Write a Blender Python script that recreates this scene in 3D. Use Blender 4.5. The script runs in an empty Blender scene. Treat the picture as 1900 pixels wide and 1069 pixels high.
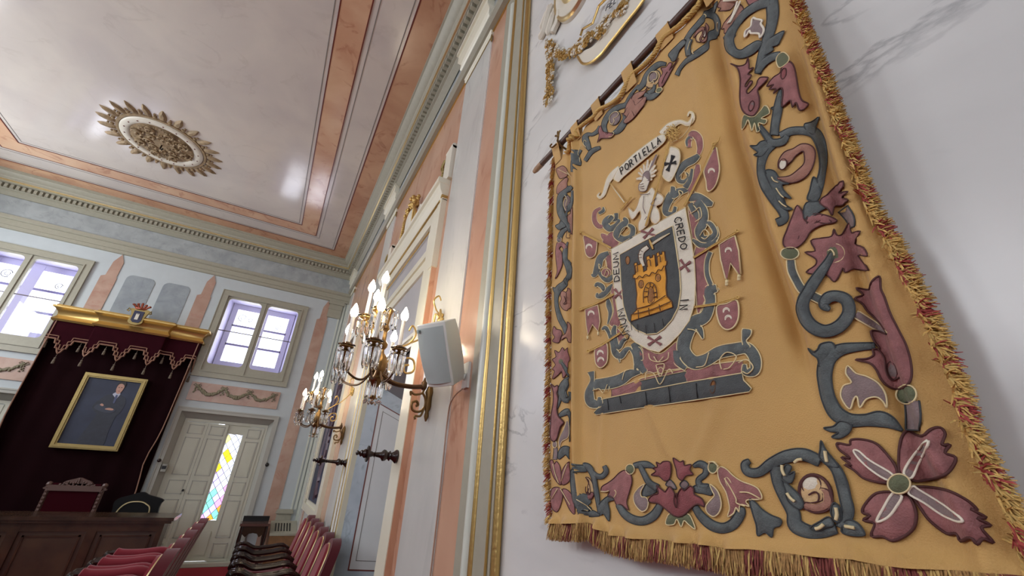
import bpy, math, random
from math import sin, cos, pi, radians as RAD
from mathutils import Vector as Ve, Matrix, noise
from mathutils.geometry import delaunay_2d_cdt
random.seed(7)
SC = bpy.context.scene
COL = SC.collection

# ------------------------------------------------------------ camera, sky, daylight, exposure
CAMP = Ve((0, 0, 1.6)); FPX = 758.5
RM = Matrix.Rotation(RAD(-28.1043), 3, 'Z') @ Matrix.Rotation(RAD(115.03), 3, 'X') @ Matrix.Rotation(RAD(3.367), 3, 'Z')
cd = bpy.data.cameras.new('camera'); cam = bpy.data.objects.new('camera', cd); COL.objects.link(cam)
cam.matrix_world = Matrix.Translation(CAMP) @ RM.to_4x4()
cd.sensor_width = 36; cd.lens = FPX / 1900 * 36; cd.clip_start = .02
SC.camera = cam
W, D, HC, LW, BY = .87, 9.6, 6.02, -5.97, -4.0      # right wall x, far wall y, ceiling z, left wall x, rear wall y

wd = bpy.data.worlds.new('sky'); SC.world = wd; wd.use_nodes = True
wd.node_tree.nodes['Background'].inputs[0].default_value = (.84, .88, 1, 1)
wd.node_tree.nodes['Background'].inputs[1].default_value = 3.2

def area(name, loc, rot, sx, sy, power, col):
    l = bpy.data.lights.new(name, 'AREA'); l.shape = 'RECTANGLE'; l.size = sx; l.size_y = sy; l.energy = power; l.color = col
    o = bpy.data.objects.new(name, l); COL.objects.link(o); o.location = loc; o.rotation_euler = rot
    return o
DAY = (.95, .98, 1)
for yy, pw in ((-1.6, 18), (1.6, 38), (4.8, 76), (7.6, 88)):          # daylight through the tall windows of the left wall
    area('window_daylight', (LW - .12, yy, 4.05), (0, RAD(-92), 0), 1.7, 1.4, pw, DAY)
for xx in (-4.37, -.73):                 # and through the two upper windows of the far wall
    area('window_daylight', (xx, D + .62, 4.0), (RAD(-90), 0, 0), 1.25, 1.3, 34, DAY)
area('window_daylight', (-2.6, BY - .1, 3.4), (RAD(90), 0, 0), 3.4, 3.0, 14, DAY)   # rear window
SC.view_settings.view_transform = 'Standard'; SC.view_settings.look = 'None'
SC.view_settings.exposure = 0.06; SC.view_settings.gamma = 1; SC.view_settings.use_curve_mapping = False

# ------------------------------------------------------------ pixel -> place helpers (1900x1069)
def ray(px, py): return RM @ Ve(((px - 950) / FPX, -(py - 534.5) / FPX, -1))
def hit(px, py, ax, v):
    d = ray(px, py); return CAMP + d * ((v - CAMP[ax]) / d[ax])
def fw(px, py, y=D): p = hit(px, py, 1, y); return (p.x, p.z)
def rw(px, py, x=W): p = hit(px, py, 0, x); return (p.y, p.z)

# ------------------------------------------------------------ materials
def nt(m): return m.node_tree.nodes, m.node_tree.links
def srgb(c):
    return tuple((x / 255 / 12.92 if x / 255 <= .04045 else ((x / 255 + .055) / 1.055) ** 2.4) for x in c) + (1,)
def mat(name, col, rough=.5, metal=0, bump=0, bscale=80, var=0, vscale=4, spec=.5, coat=0, emit=None, es=0, sheen=0, col2=None):
    m = bpy.data.materials.new(name); m.use_nodes = True; N, L = nt(m); b = N['Principled BSDF']
    c = srgb(col); b.inputs['Base Color'].default_value = c; b.inputs['Roughness'].default_value = rough
    b.inputs['Metallic'].default_value = metal; b.inputs['Specular IOR Level'].default_value = spec
    b.inputs['Coat Weight'].default_value = coat
    if sheen: b.inputs['Sheen Weight'].default_value = sheen
    if emit: b.inputs['Emission Color'].default_value = srgb(emit); b.inputs['Emission Strength'].default_value = es
    tc = N.new('ShaderNodeTexCoord')
    if var or col2:
        n = N.new('ShaderNodeTexNoise'); n.inputs['Scale'].default_value = vscale; n.inputs['Detail'].default_value = 6
        L.new(tc.outputs['Object'], n.inputs['Vector'])
        r = N.new('ShaderNodeValToRGB'); r.color_ramp.elements[0].position = .3; r.color_ramp.elements[1].position = .7
        a = srgb(col2) if col2 else tuple(x * (1 - var) for x in c[:3]) + (1,)
        r.color_ramp.elements[0].color = a; r.color_ramp.elements[1].color = c if col2 else tuple(min(1, x * (1 + var)) for x in c[:3]) + (1,)
        L.new(n.outputs['Fac'], r.inputs['Fac']); L.new(r.outputs['Color'], b.inputs['Base Color'])
    if bump:
        n = N.new('ShaderNodeTexNoise'); n.inputs['Scale'].default_value = bscale; n.inputs['Detail'].default_value = 4
        L.new(tc.outputs['Object'], n.inputs['Vector'])
        u = N.new('ShaderNodeBump'); u.inputs['Strength'].default_value = bump; u.inputs['Distance'].default_value = .01
        L.new(n.outputs['Fac'], u.inputs['Height']); L.new(u.outputs['Normal'], b.inputs['Normal'])
    return m

def marble(name, base, cloud, vein, rough=.18, vs=1.6, vamt=.5, cs=2.5, thin=.03, stretch=(1, 1, 1), bump=.05, rotx=0):
    """polished stucco marble: clouds plus thin broken veins"""
    m = bpy.data.materials.new(name); m.use_nodes = True; N, L = nt(m); b = N['Principled BSDF']
    tc = N.new('ShaderNodeTexCoord'); mp = N.new('ShaderNodeMapping'); mp.inputs['Scale'].default_value = stretch; mp.inputs['Rotation'].default_value = (rotx, 0, 0)
    L.new(tc.outputs['Object'], mp.inputs['Vector'])
    n1 = N.new('ShaderNodeTexNoise'); n1.inputs['Scale'].default_value = cs; n1.inputs['Detail'].default_value = 7; n1.inputs['Distortion'].default_value = .6
    L.new(mp.outputs['Vector'], n1.inputs['Vector'])
    r1 = N.new('ShaderNodeValToRGB'); r1.color_ramp.elements[0].position = .32; r1.color_ramp.elements[1].position = .66
    r1.color_ramp.elements[0].color = srgb(cloud); r1.color_ramp.elements[1].color = srgb(base)
    L.new(n1.outputs['Fac'], r1.inputs['Fac'])
    n2 = N.new('ShaderNodeTexNoise'); n2.inputs['Scale'].default_value = vs; n2.inputs['Detail'].default_value = 9; n2.inputs['Roughness'].default_value = .55; n2.inputs['Distortion'].default_value = 1.1
    L.new(mp.outputs['Vector'], n2.inputs['Vector'])
    sb = N.new('ShaderNodeMath'); sb.operation = 'SUBTRACT'; sb.inputs[1].default_value = .5; L.new(n2.outputs['Fac'], sb.inputs[0])
    ab = N.new('ShaderNodeMath'); ab.operation = 'ABSOLUTE'; L.new(sb.outputs[0], ab.inputs[0])
    mr = N.new('ShaderNodeMapRange'); mr.inputs['From Min'].default_value = 0; mr.inputs['From Max'].default_value = thin
    mr.inputs['To Min'].default_value = vamt; mr.inputs['To Max'].default_value = 0; L.new(ab.outputs[0], mr.inputs['Value'])
    n3 = N.new('ShaderNodeTexNoise'); n3.inputs['Scale'].default_value = vs * 2.3; L.new(mp.outputs['Vector'], n3.inputs['Vector'])
    m3 = N.new('ShaderNodeMapRange'); m3.inputs['From Min'].default_value = .46; m3.inputs['From Max'].default_value = .60; L.new(n3.outputs['Fac'], m3.inputs['Value'])
    mu = N.new('ShaderNodeMath'); mu.operation = 'MULTIPLY'; L.new(mr.outputs[0], mu.inputs[0]); L.new(m3.outputs[0], mu.inputs[1])
    mx = N.new('ShaderNodeMixRGB'); mx.inputs['Color2'].default_value = srgb(vein)
    L.new(mu.outputs[0], mx.inputs['Fac']); L.new(r1.outputs['Color'], mx.inputs['Color1']); L.new(mx.outputs['Color'], b.inputs['Base Color'])
    b.inputs['Roughness'].default_value = rough
    if bump:
        u = N.new('ShaderNodeBump'); u.inputs['Strength'].default_value = bump; u.inputs['Distance'].default_value = .02
        L.new(n1.outputs['Fac'], u.inputs['Height']); L.new(u.outputs['Normal'], b.inputs['Normal'])
    return m

M = {}
M['wall'] = mat('painted_plaster_wall', (186, 194, 196), .6, var=.03, vscale=6)
M['plain'] = mat('plain_plaster', (205, 205, 203), .8)
M['wmarble'] = marble('white_grey_marble', (222, 222, 218), (206, 207, 204), (128, 130, 132), .24, 1.7, .5, 2.0, .015, (1, .55, 1.2), rotx=.6)
M['wpil'] = marble('pale_pilaster_marble', (208, 208, 202), (190, 190, 186), (172, 172, 168), .2, 1.5, .5, 2.0, .03, (1, 1, .35))
M['bmarble'] = marble('blue_grey_marble', (185, 196, 204), (160, 172, 182), (120, 130, 142), .35, 2.2, .5, 3.5, .03)
M['gmarble'] = marble('grey_frieze_marble', (168, 174, 174), (148, 154, 155), (122, 126, 130), .4, 4, .35, 5, .05)
M['panelgrey'] = marble('grey_arched_panel', (150, 158, 162), (134, 142, 148), (116, 122, 128), .45, 4, .3, 5, .05)
M['pink'] = marble('pink_stucco_marble', (202, 162, 136), (182, 138, 114), (152, 98, 76), .18, 1.6, .55, 1.7, .05, (1, 1, .55))
M['pinkfar'] = marble('pink_obelisk_marble', (184, 154, 136), (168, 134, 116), (168, 110, 96), .3, 3, .45, 3.4, .04)
M['pinkceil'] = marble('pink_ceiling_stucco', (216, 180, 148), (200, 156, 126), (160, 100, 76), .16, 1.8, .5, 1.6, .04, bump=.12)
M['pinkceil2'] = marble('brown_pink_ceiling_stucco', (204, 162, 130), (182, 136, 108), (150, 94, 72), .18, 1.8, .5, 1.6, .04, bump=.12)
M['ceil'] = marble('ivory_ceiling_stucco', (212, 204, 194), (198, 190, 184), (178, 168, 158), .15, 1.4, .25, 1.2, .03, bump=.06)
M['redline'] = mat('dark_red_line', (104, 42, 32), .4)
M['greyline'] = mat('grey_line', (120, 116, 112), .5)
M['green'] = mat('sage_cream_paint', (160, 157, 140), .45, var=.04, vscale=20)
M['green2'] = mat('darker_sage_paint', (150, 148, 130), .5)
M['cream'] = mat('cream_lacquer', (224, 220, 200), .3)
M['creamg'] = mat('pale_green_lacquer', (205, 210, 198), .28)
M['gold'] = mat('gilt', (200, 168, 104), .34, .85, bump=.15, bscale=60)
M['goldpale'] = mat('pale_gilt', (220, 200, 150), .34, .8)
M['oldgold'] = mat('aged_gilt', (158, 138, 88), .4, .7, bump=.3, bscale=50)
M['rosegold'] = mat('carved_gilt_on_brown', (150, 128, 96), .6, .15, bump=.6, bscale=60, var=.25, vscale=20)
M['ochre'] = mat('ochre_paint', (190, 150, 84), .5)
M['whitep'] = mat('white_relief_plaster', (216, 210, 194), .45)
M['redcarpet'] = mat('red_carpet', (150, 14, 34), .95, bump=.4, bscale=300, var=.15, vscale=40)
M['wood'] = mat('polished_dark_wood', (70, 50, 36), .22, bump=.05, bscale=30, col2=(44, 30, 22), vscale=5)
M['wood2'] = mat('desk_walnut', (74, 54, 38), .3, col2=(52, 36, 26), vscale=4)
M['dkwood'] = mat('very_dark_wood', (40, 24, 20), .2, var=.2, vscale=10)
M['velvet'] = mat('dark_maroon_velvet', (24, 6, 9), .95, spec=.08, var=.15, vscale=3)
M['maroon'] = mat('maroon_valance_velvet', (44, 9, 18), .95, spec=.08, var=.1, vscale=8)
M['braid'] = mat('tan_braid', (150, 112, 92), .7, bump=.5, bscale=200)
M['redvelvet'] = mat('crimson_velvet', (120, 16, 36), .85, sheen=.2)
M['redback'] = mat('dark_crimson_velvet', (84, 12, 26), .85, sheen=.15)
M['black'] = mat('black_leather', (9, 8, 9), .5, spec=.2)
M['blackm'] = mat('black_metal', (22, 20, 20), .35, .4)
M['bronze'] = mat('antique_bronze', (128, 100, 62), .32, .9, bump=.2, bscale=90)
M['bronzed'] = mat('dark_bronze', (92, 70, 50), .35, .85)
M['candle'] = mat('candle_sleeve', (232, 230, 224), .35)
M['white'] = mat('white_paint', (222, 222, 216), .5)
M['door'] = mat('cream_door_paint', (196, 195, 178), .5, var=.03)
M['doord'] = mat('grey_door_reveal', (172, 171, 162), .6)
M['lead'] = mat('lead_came', (90, 80, 84), .5, .3)
M['speaker'] = mat('pale_speaker_plastic', (222, 224, 216), .45)
M['grille'] = mat('speaker_grille', (176, 188, 184), .6, bump=.3, bscale=700)
M['logo'] = mat('grey_logo', (120, 140, 142), .4)
M['cable'] = mat('cable_sleeve', (170, 140, 120), .6)
M['navy'] = mat('navy_picture', (30, 46, 84), .5, col2=(16, 22, 42), vscale=4)
M['portrait'] = mat('portrait_background', (48, 55, 76), .6, col2=(34, 40, 58), vscale=3)
M['rosewin'] = mat('window_frame_inner', (206, 202, 228), .5)
def glassmat(name, col=(255, 255, 255), rough=0, alpha=.0):
    m = bpy.data.materials.new(name); m.use_nodes = True; N, L = nt(m); b = N['Principled BSDF']
    b.inputs['Base Color'].default_value = srgb(col); b.inputs['Roughness'].default_value = rough
    b.inputs['Transmission Weight'].default_value = 1; b.inputs['IOR'].default_value = 1.45
    return m
M['crystal'] = glassmat('cut_crystal'); M['crystal'].node_tree.nodes['Principled BSDF'].inputs['IOR'].default_value = 1.55
def panemat(name, col, k=.08):
    m = bpy.data.materials.new(name); m.use_nodes = True; N, L = nt(m); N.remove(N['Principled BSDF'])
    t = N.new('ShaderNodeBsdfTransparent'); t.inputs[0].default_value = srgb(col)
    g = N.new('ShaderNodeBsdfGlossy'); g.inputs['Roughness'].default_value = .02
    x = N.new('ShaderNodeMixShader'); x.inputs[0].default_value = k
    L.new(t.outputs[0], x.inputs[1]); L.new(g.outputs[0], x.inputs[2]); L.new(x.outputs[0], N['Material Output'].inputs[0])
    return m
M['pane'] = panemat('window_glass', (240, 240, 248))
def stainmat(name, col):
    m = bpy.data.materials.new(name); m.use_nodes = True; N, L = nt(m); N.remove(N['Principled BSDF'])
    t = N.new('ShaderNodeBsdfTranslucent'); t.inputs[0].default_value = srgb(col)
    g = N.new('ShaderNodeBsdfTransparent'); g.inputs[0].default_value = srgb(col)
    x = N.new('ShaderNodeMixShader'); x.inputs[0].default_value = .5
    L.new(t.outputs[0], x.inputs[1]); L.new(g.outputs[0], x.inputs[2]); L.new(x.outputs[0], N['Material Output'].inputs[0])
    return m
STAIN = [stainmat('stained_glass_' + n, c) for n, c in (('clear', (205, 208, 215)), ('yellow', (250, 212, 40)), ('orange', (246, 150, 50)), ('pink', (214, 150, 206)), ('green', (120, 200, 170)), ('lilac', (180, 168, 222)), ('pale_yellow', (235, 225, 120)))]
M['bulb'] = mat('lit_bulb', (255, 246, 225), .4, emit=(255, 236, 205), es=55)

# ------------------------------------------------------------ mesh builder
class MB:
    def __init__(s): s.V = []; s.F = []; s.I = []; s.T = None
    def add(s, vs, fs, m=0):
        o = len(s.V)
        if s.T: vs = [s.T @ Ve(v) for v in vs]
        s.V += [tuple(v) for v in vs]
        for f in fs: s.F.append(tuple(o + i for i in f)); s.I.append(m)
        return s
    def box(s, x0, x1, y0, y1, z0, z1, m=0):
        v = [(x, y, z) for x in (x0, x1) for y in (y0, y1) for z in (z0, z1)]
        return s.add(v, [(0, 1, 3, 2), (4, 6, 7, 5), (0, 4, 5, 1), (2, 3, 7, 6), (0, 2, 6, 4), (1, 5, 7, 3)], m)
    def hexa(s, p, m=0):   # 8 points: 4 of one face, 4 of the opposite one in the same order
        return s.add(p, [(0, 3, 2, 1), (4, 5, 6, 7), (0, 1, 5, 4), (1, 2, 6, 5), (2, 3, 7, 6), (3, 0, 4, 7)], m)
    def quad(s, a, b, c, d, m=0): return s.add([a, b, c, d], [(0, 1, 2, 3)], m)
    def tube(s, pts, r, n=8, m=0, closed=False, cap=True):
        pts = [Ve(p) for p in pts]; k = len(pts); rr = r if isinstance(r, (list, tuple)) else [r] * k
        up = None; vs = []
        for i, p in enumerate(pts):
            a = pts[(i - 1) % k] if (i or closed) else p; b = pts[(i + 1) % k] if (i < k - 1 or closed) else p
            t = (b - a)
            t = t.normalized() if t.length > 1e-9 else Ve((0, 0, 1))
            if up is None:
                up = Ve((0, 0, 1)) if abs(t.z) < .9 else Ve((1, 0, 0))
            u = up - t * up.dot(t)
            if u.length < 1e-6: u = t.orthogonal()
            u.normalize(); up = u; w = t.cross(u)
            for j in range(n):
                an = 2 * pi * j / n; vs.append(p + (u * cos(an) + w * sin(an)) * rr[i])
        fs = []
        for i in range(k if closed else k - 1):
            for j in range(n):
                a = i * n + j; b = i * n + (j + 1) % n; c = ((i + 1) % k) * n + (j + 1) % n; d = ((i + 1) % k) * n + j
                fs.append((a, b, c, d))
        if cap and not closed: fs += [tuple(range(n))[::-1], tuple((k - 1) * n + j for j in range(n))]
        return s.add(vs, fs, m)
    def lathe(s, prof, o=(0, 0, 0), ax=(0, 0, 1), n=16, m=0):
        o = Ve(o); ax = Ve(ax).normalized(); u = ax.orthogonal().normalized(); w = ax.cross(u); vs = []; k = len(prof)
        for r, h in prof:
            for j in range(n):
                an = 2 * pi * j / n; vs.append(o + ax * h + (u * cos(an) + w * sin(an)) * max(r, 1e-4))
        fs = [(i * n + j, i * n + (j + 1) % n, (i + 1) * n + (j + 1) % n, (i + 1) * n + j) for i in range(k - 1) for j in range(n)]
        fs += [tuple(range(n))[::-1], tuple((k - 1) * n + j for j in range(n))]
        return s.add(vs, fs, m)
    def ball(s, c, r, n=10, m=0):
        r = r if isinstance(r, (tuple, list)) else (r, r, r); vs = []; k = max(4, n // 2)
        for i in range(k + 1):
            a = pi * i / k
            for j in range(n): b = 2 * pi * j / n; vs.append((c[0] + r[0] * sin(a) * cos(b), c[1] + r[1] * sin(a) * sin(b), c[2] + r[2] * cos(a)))
        fs = [(i * n + j, (i + 1) * n + j, (i + 1) * n + (j + 1) % n, i * n + (j + 1) % n) for i in range(k) for j in range(n)]
        return s.add(vs, fs, m)
    def prism(s, poly, o, u, v, dep, m=0):   # poly in the (u,v) plane through o, pushed by vector dep
        o = Ve(o); u = Ve(u); v = Ve(v); dep = Ve(dep); n = len(poly)
        a = [o + u * p[0] + v * p[1] for p in poly]; b = [p + dep for p in a]
        return s.add(a + b, [tuple(range(n))[::-1], tuple(range(n, 2 * n))] + [(i, (i + 1) % n, n + (i + 1) % n, n + i) for i in range(n)], m)
    def sweep(s, prof, p0, p1, u, v, m=0, mi=None):   # profile polyline (open) in (u,v), extruded from p0 to p1
        u = Ve(u); v = Ve(v); n = len(prof)
        a = [Ve(p0) + u * q[0] + v * q[1] for q in prof]; b = [Ve(p1) + u * q[0] + v * q[1] for q in prof]
        vs = a + b
        for i in range(n - 1): s.add([a[i], a[i + 1], b[i + 1], b[i]], [(0, 1, 2, 3)], mi[i] if mi else m)
        return s
    def build(s, name, mats, par=None, smooth=False, base=None):
        me = bpy.data.meshes.new(name); off = Ve(base) if base is not None else (par_base(par) if par else Ve((0, 0, 0)))
        me.from_pydata([tuple(Ve(v) - off) for v in s.V], [], s.F)
        if not isinstance(mats, (list, tuple)): mats = [mats]
        for q in mats: me.materials.append(M[q] if isinstance(q, str) else q)
        for i, p in enumerate(me.polygons): p.material_index = s.I[i]
        import bmesh
        b = bmesh.new(); b.from_mesh(me); bmesh.ops.remove_doubles(b, verts=b.verts, dist=1e-6)
        if not getattr(s, 'keep', False): bmesh.ops.recalc_face_normals(b, faces=b.faces)
        b.to_mesh(me); b.free()
        if smooth:
            me.shade_smooth()
            try: me.set_sharp_from_angle(angle=RAD(40 if smooth is True else smooth))
            except Exception: pass
        o = bpy.data.objects.new(name, me); COL.objects.link(o)
        if par: o.parent = par
        if base is not None: o.location = base
        return o
def par_base(o):
    while o.parent: o = o.parent
    return Ve(o.location)
def thing(name, label, cat, loc=(0, 0, 0), rz=0, group=None):
    o = bpy.data.objects.new(name, None); COL.objects.link(o); o.location = loc; o.rotation_euler = (0, 0, rz); o.empty_display_size = .1
    o['label'] = label; o['category'] = cat
    if group: o['group'] = group
    return o
def tag(o, label, cat, group=None):
    o['label'] = label; o['category'] = cat
    if group: o['group'] = group
    return o
def struct(o): o['kind'] = 'structure'; return o
def dup(root, loc=None, rz=None, label=None):
    def cp(o, par):
        c = o.copy(); COL.objects.link(c); c.parent = par
        for ch in o.children: cp(ch, c)
        return c
    r = cp(root, root.parent)
    if loc is not None: r.location = loc
    if rz is not None: r.rotation_euler = (0, 0, rz)
    if label: r['label'] = label
    return r
def arcpts(c, r, a0, a1, n, pl='xz', y=0):
    out = []
    for i in range(n + 1):
        a = a0 + (a1 - a0) * i / n; p, q = c[0] + r * cos(a), c[1] + r * sin(a)
        out.append((p, y, q) if pl == 'xz' else ((y, p, q) if pl == 'yz' else (p, q, y)))
    return out
def crom(pts, k=8, closed=False):
    """Catmull-Rom through points (tuples of any size)"""
    n = len(pts)
    if n < 3: return [tuple(p) for p in pts]
    out = []
    for i in range(n if closed else n - 1):
        p = [pts[(i + j) % n] if closed else pts[min(max(i + j, 0), n - 1)] for j in (-1, 0, 1, 2)]
        for s in range(k):
            t = s / k
            out.append(tuple(.5 * (2 * b + (c - a) * t + (2 * a - 5 * b + 4 * c - d) * t * t + (3 * b - a - 3 * c + d) * t ** 3) for a, b, c, d in zip(*p)))
    if not closed: out.append(tuple(pts[-1]))
    return out

# ------------------------------------------------------------ room shell
def ring(mb, x0, x1, z0, z1, w, ya, yb, m=0):   # rectangular frame standing in an xz plane, no overlapping corners
    mb.box(x0, x0 + w, ya, yb, z0, z1, m); mb.box(x1 - w, x1, ya, yb, z0, z1, m); mb.box(x0 + w, x1 - w, ya, yb, z0, z0 + w, m); mb.box(x0 + w, x1 - w, ya, yb, z1 - w, z1, m)
def wallgrid(mb, ax, pos, u0, u1, z0, z1, holes, m=0):
    us = sorted({u0, u1, *[h[0] for h in holes], *[h[1] for h in holes]}); zs = sorted({z0, z1, *[h[2] for h in holes], *[h[3] for h in holes]})
    for i in range(len(us) - 1):
        for j in range(len(zs) - 1):
            cu, cz = (us[i] + us[i + 1]) / 2, (zs[j] + zs[j + 1]) / 2
            if any(h[0] < cu < h[1] and h[2] < cz < h[3] for h in holes): continue
            c = [(us[i], zs[j]), (us[i + 1], zs[j]), (us[i + 1], zs[j + 1]), (us[i], zs[j + 1])]
            mb.add([(pos, u, z) if ax == 0 else (u, pos, z) for u, z in c], [(0, 1, 2, 3)], m)
struct(MB().box(LW - .3, W + 2.2, BY - .3, D + 1.4, -.2, -.002).build('floor', mat('dark_parquet', (92, 66, 48), .35, var=.2, vscale=6)))
tag(MB().box(-3.6, .25, -2, D - .05, -.004, -.0002).build('red_carpet', 'redcarpet'), 'long red carpet running to the far wall under the crimson chairs', 'carpet')
CX = (LW + W) / 2
DOORX = (-1.34, -.10); WINX = (-1.53, .05); mirr = lambda a: (2 * CX - a[1], 2 * CX - a[0])
WZ = (3.05, 4.79); DZ = 2.43
DO = (-1.50, .05)     # door opening in the far wall
mb = MB()
holes = [(DO[0], DO[1], 0, DZ), (*mirr(DO), 0, DZ), (*WINX, *WZ), (*mirr(WINX), *WZ)]
wallgrid(mb, 1, D, LW - .3, W + .3, 0, HC + .3, holes)
struct(mb.build('wall_back', 'wall'))
REC = (3.28, 4.90, 0, 2.53)
mb = MB(); wallgrid(mb, 0, W, BY, D, 0, HC + .3, [REC, (-3.2, -1.6, 0, 2.53)])
struct(mb.build('wall_right', 'wmarble'))
LH = [(yy - .75, yy + .75, 3.05, 5.0) for yy in (-1.6, 1.6, 4.8, 7.6)]
mb = MB(); wallgrid(mb, 0, LW, BY, D, 0, HC + .3, LH); struct(mb.build('wall_left', 'wall'))
mb = MB(); wallgrid(mb, 1, BY, LW, W, 0, HC + .3, [(-4.3, -.9, 1.9, 4.9)]); struct(mb.build('wall_front', 'wall'))
# ceiling with its painted bands
mb = MB()
mb.box(LW - .3, W + .3, BY - .3, D + .3, HC, HC + .1, 0)
struct(mb.build('ceiling', 'ceil'))
def ringband(mb, x0, x1, y0, y1, w, z, m):   # rectangular band inward of (x0..x1,y0..y1), w wide
    for a, b, c, d in ((x0, x1, y0, y0 + w), (x0, x1, y1 - w, y1), (x0, x0 + w, y0 + w, y1 - w), (x1 - w, x1, y0 + w, y1 - w)):
        mb.box(a, b, c, d, z, HC - .0005, m)
n = 1
def ins(d): return (LW + d, W - d, BY + d, D - d)
mb = MB(); ringband(mb, *ins(.30), .33, HC - .004, 0); ringband(mb, *ins(.625), .016, HC - .006, 1)
struct(mb.build('trim_1', ['pinkceil2', 'redline']))
mb = MB(); ringband(mb, *ins(1.055), .30, HC - .004, 0); ringband(mb, *ins(1.05), .014, HC - .006, 1); ringband(mb, *ins(1.345), .014, HC - .006, 1)
struct(mb.build('trim_2', ['pinkceil', 'redline']))
mb = MB()
for d in (.675, .985, 1.40): ringband(mb, *ins(d), .008, HC - .003, 0)
struct(mb.build('trim_3', 'greyline'))
# cornice: profile (out from wall, down from ceiling)
prof = [(.36, 0), (.36, -.03), (.34, -.035), (.34, -.05), (.30, -.09), (.26, -.11), (.25, -.13), (.25, -.145), (.235, -.155), (.235, -.175), (.215, -.18), (.215, -.20), (.16, -.21), (.15, -.30), (.12, -.305), (.12, -.33), (.075, -.36), (.06, -.37), (.06, -.385)]
mi = [1 if i in (8, 9) else 0 for i in range(len(prof) - 1)]
def cornice(p0, p1, u, name):
    mb = MB(); mb.sweep(prof, p0, p1, u, (0, 0, 1), mi=mi); return struct(mb.build(name, ['green', 'goldpale'], smooth=30))
def dentils(ax, a, b, name, step=.075):
    mb = MB(); k = int(abs(b - a) / step)
    for i in range(k):
        t = a + (b - a) * (i + .2) / k; w = step * .55
        if ax == 'x': mb.box(t, t + w, D - .205, D - .12, HC - .285, HC - .222)
        elif ax == 'r': mb.box(W - .205, W - .12, t, t + w, HC - .285, HC - .222)
        else: mb.box(LW + .12, LW + .205, t, t + w, HC - .285, HC - .222)
    return struct(mb.build(name, 'green'))
cornice((LW, D, HC), (W, D, HC), (0, -1, 0), 'trim_4'); cornice((W, BY, HC), (W, D, HC), (-1, 0, 0), 'trim_5'); cornice((LW, BY, HC), (LW, D, HC), (1, 0, 0), 'trim_6')
dentils('x', LW + .12, W - .12, 'trim_7'); dentils('r', BY, D - .12, 'trim_8'); dentils('l', BY, D - .12, 'trim_9')
# friezes and architraves
mb = MB(); mb.box(LW, W, D - .06, D, 5.27, HC - .38, 0)
mb.sweep([(.09, 5.27), (.09, 5.24), (.07, 5.22), (.05, 5.215), (.05, 5.12), (.035, 5.115), (.035, 5.06), (0, 5.05)], (LW, D, 0), (W, D, 0), (0, -1, 0), (0, 0, 1), 1)
mb.sweep([(.0, 5.29), (.09, 5.29), (.09, 5.27)], (LW, D, 0), (W, D, 0), (0, -1, 0), (0, 0, 1), 1)
struct(mb.build('trim_10', ['gmarble', 'green']))
mb = MB(); mb.box(W - .05, W, BY, D - .06, 5.34, HC - .38, 0)
mb.sweep([(.05, 5.42), (.075, 5.40), (.075, 5.37), (.09, 5.36), (.09, 5.32), (.06, 5.30), (0, 5.30)], (W, BY, 0), (W, D - .06, 0), (-1, 0, 0), (0, 0, 1), 1)
mb.sweep([(.0, 5.299), (.02, 5.299), (.02, 5.289), (0, 5.289)], (W, BY, 0), (W, D - .06, 0), (-1, 0, 0), (0, 0, 1), 2)
struct(mb.build('trim_11', ['gmarble', 'green', 'gold']))
mb = MB(); mb.box(LW, LW + .05, BY, D - .06, 5.1, HC - .38, 0); struct(mb.build('trim_12', ['gmarble']))
# small capital and corner pilaster strips at the right end of the far wall
mb = MB(); mb.box(.46, .74, D - .05, D, 4.67, 5.05); mb.box(.44, .76, D - .075, D, 4.98, 5.05); mb.box(.455, .745, D - .06, D, 4.86, 4.9)
mb.box(.49, .74, D - .035, D, 0, .80); mb.box(.47, .76, D - .07, D, .80, .84); mb.box(.48, .75, D - .05, D, .84, .87)
struct(mb.build('trim_13', 'green'))
mb = MB(); mb.box(.70, .73, D - .02, D, .87, 4.67); mb.box(.76, .80, D - .03, D, .87, 5.05); mb.box(.82, W, D - .05, D, 0, 5.05)
struct(mb.build('trim_14', 'creamg'))
# ------------------------------------------------------------ far wall: obelisks, arched panels, windows, doors
def flat(name, poly, y, m, th=.012, lab=None):
    mb = MB(); mb.prism(poly, (0, y, 0), (1, 0, 0), (0, 0, 1), (0, -th, 0)); return mb.build(name, m)
ti = [20]
def trim(o): o.name = 'trim_%d' % ti[0]; o.data.name = o.name; ti[0] += 1; return struct(o)
def obelisk(x0, x1, zb):
    c = (x0 + x1) / 2; w = x1 - x0
    return [(x0, zb), (x1, zb), (x1, 4.57), (x1 - .015, 4.59), (x1 - .015, 4.90), (c + .03, 5.05), (x0 + .07, 4.88), (x0 + .055, 4.60), (x0, 4.57)]
for x0, x1 in ((.28, .50), (-1.93, -1.70), (-3.40, -3.17), (2 * CX - .50, 2 * CX - .28)):
    trim(flat('t', obelisk(x0, x1, .02), D, 'pinkfar'))
for x0, x1 in ((-3.05, -2.62), (-2.49, -2.06)):
    r = .1; p = [(x0, 3.2), (x1, 3.2)] + [(x1 - r + r * cos(a * pi / 12), 4.70 - r + r * sin(a * pi / 12)) for a in range(7)] + [(x0 + r - r * sin(a * pi / 12), 4.70 - r + r * cos(a * pi / 12)) for a in range(7)]
    trim(flat('t', p, D, 'panelgrey', .008))
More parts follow.
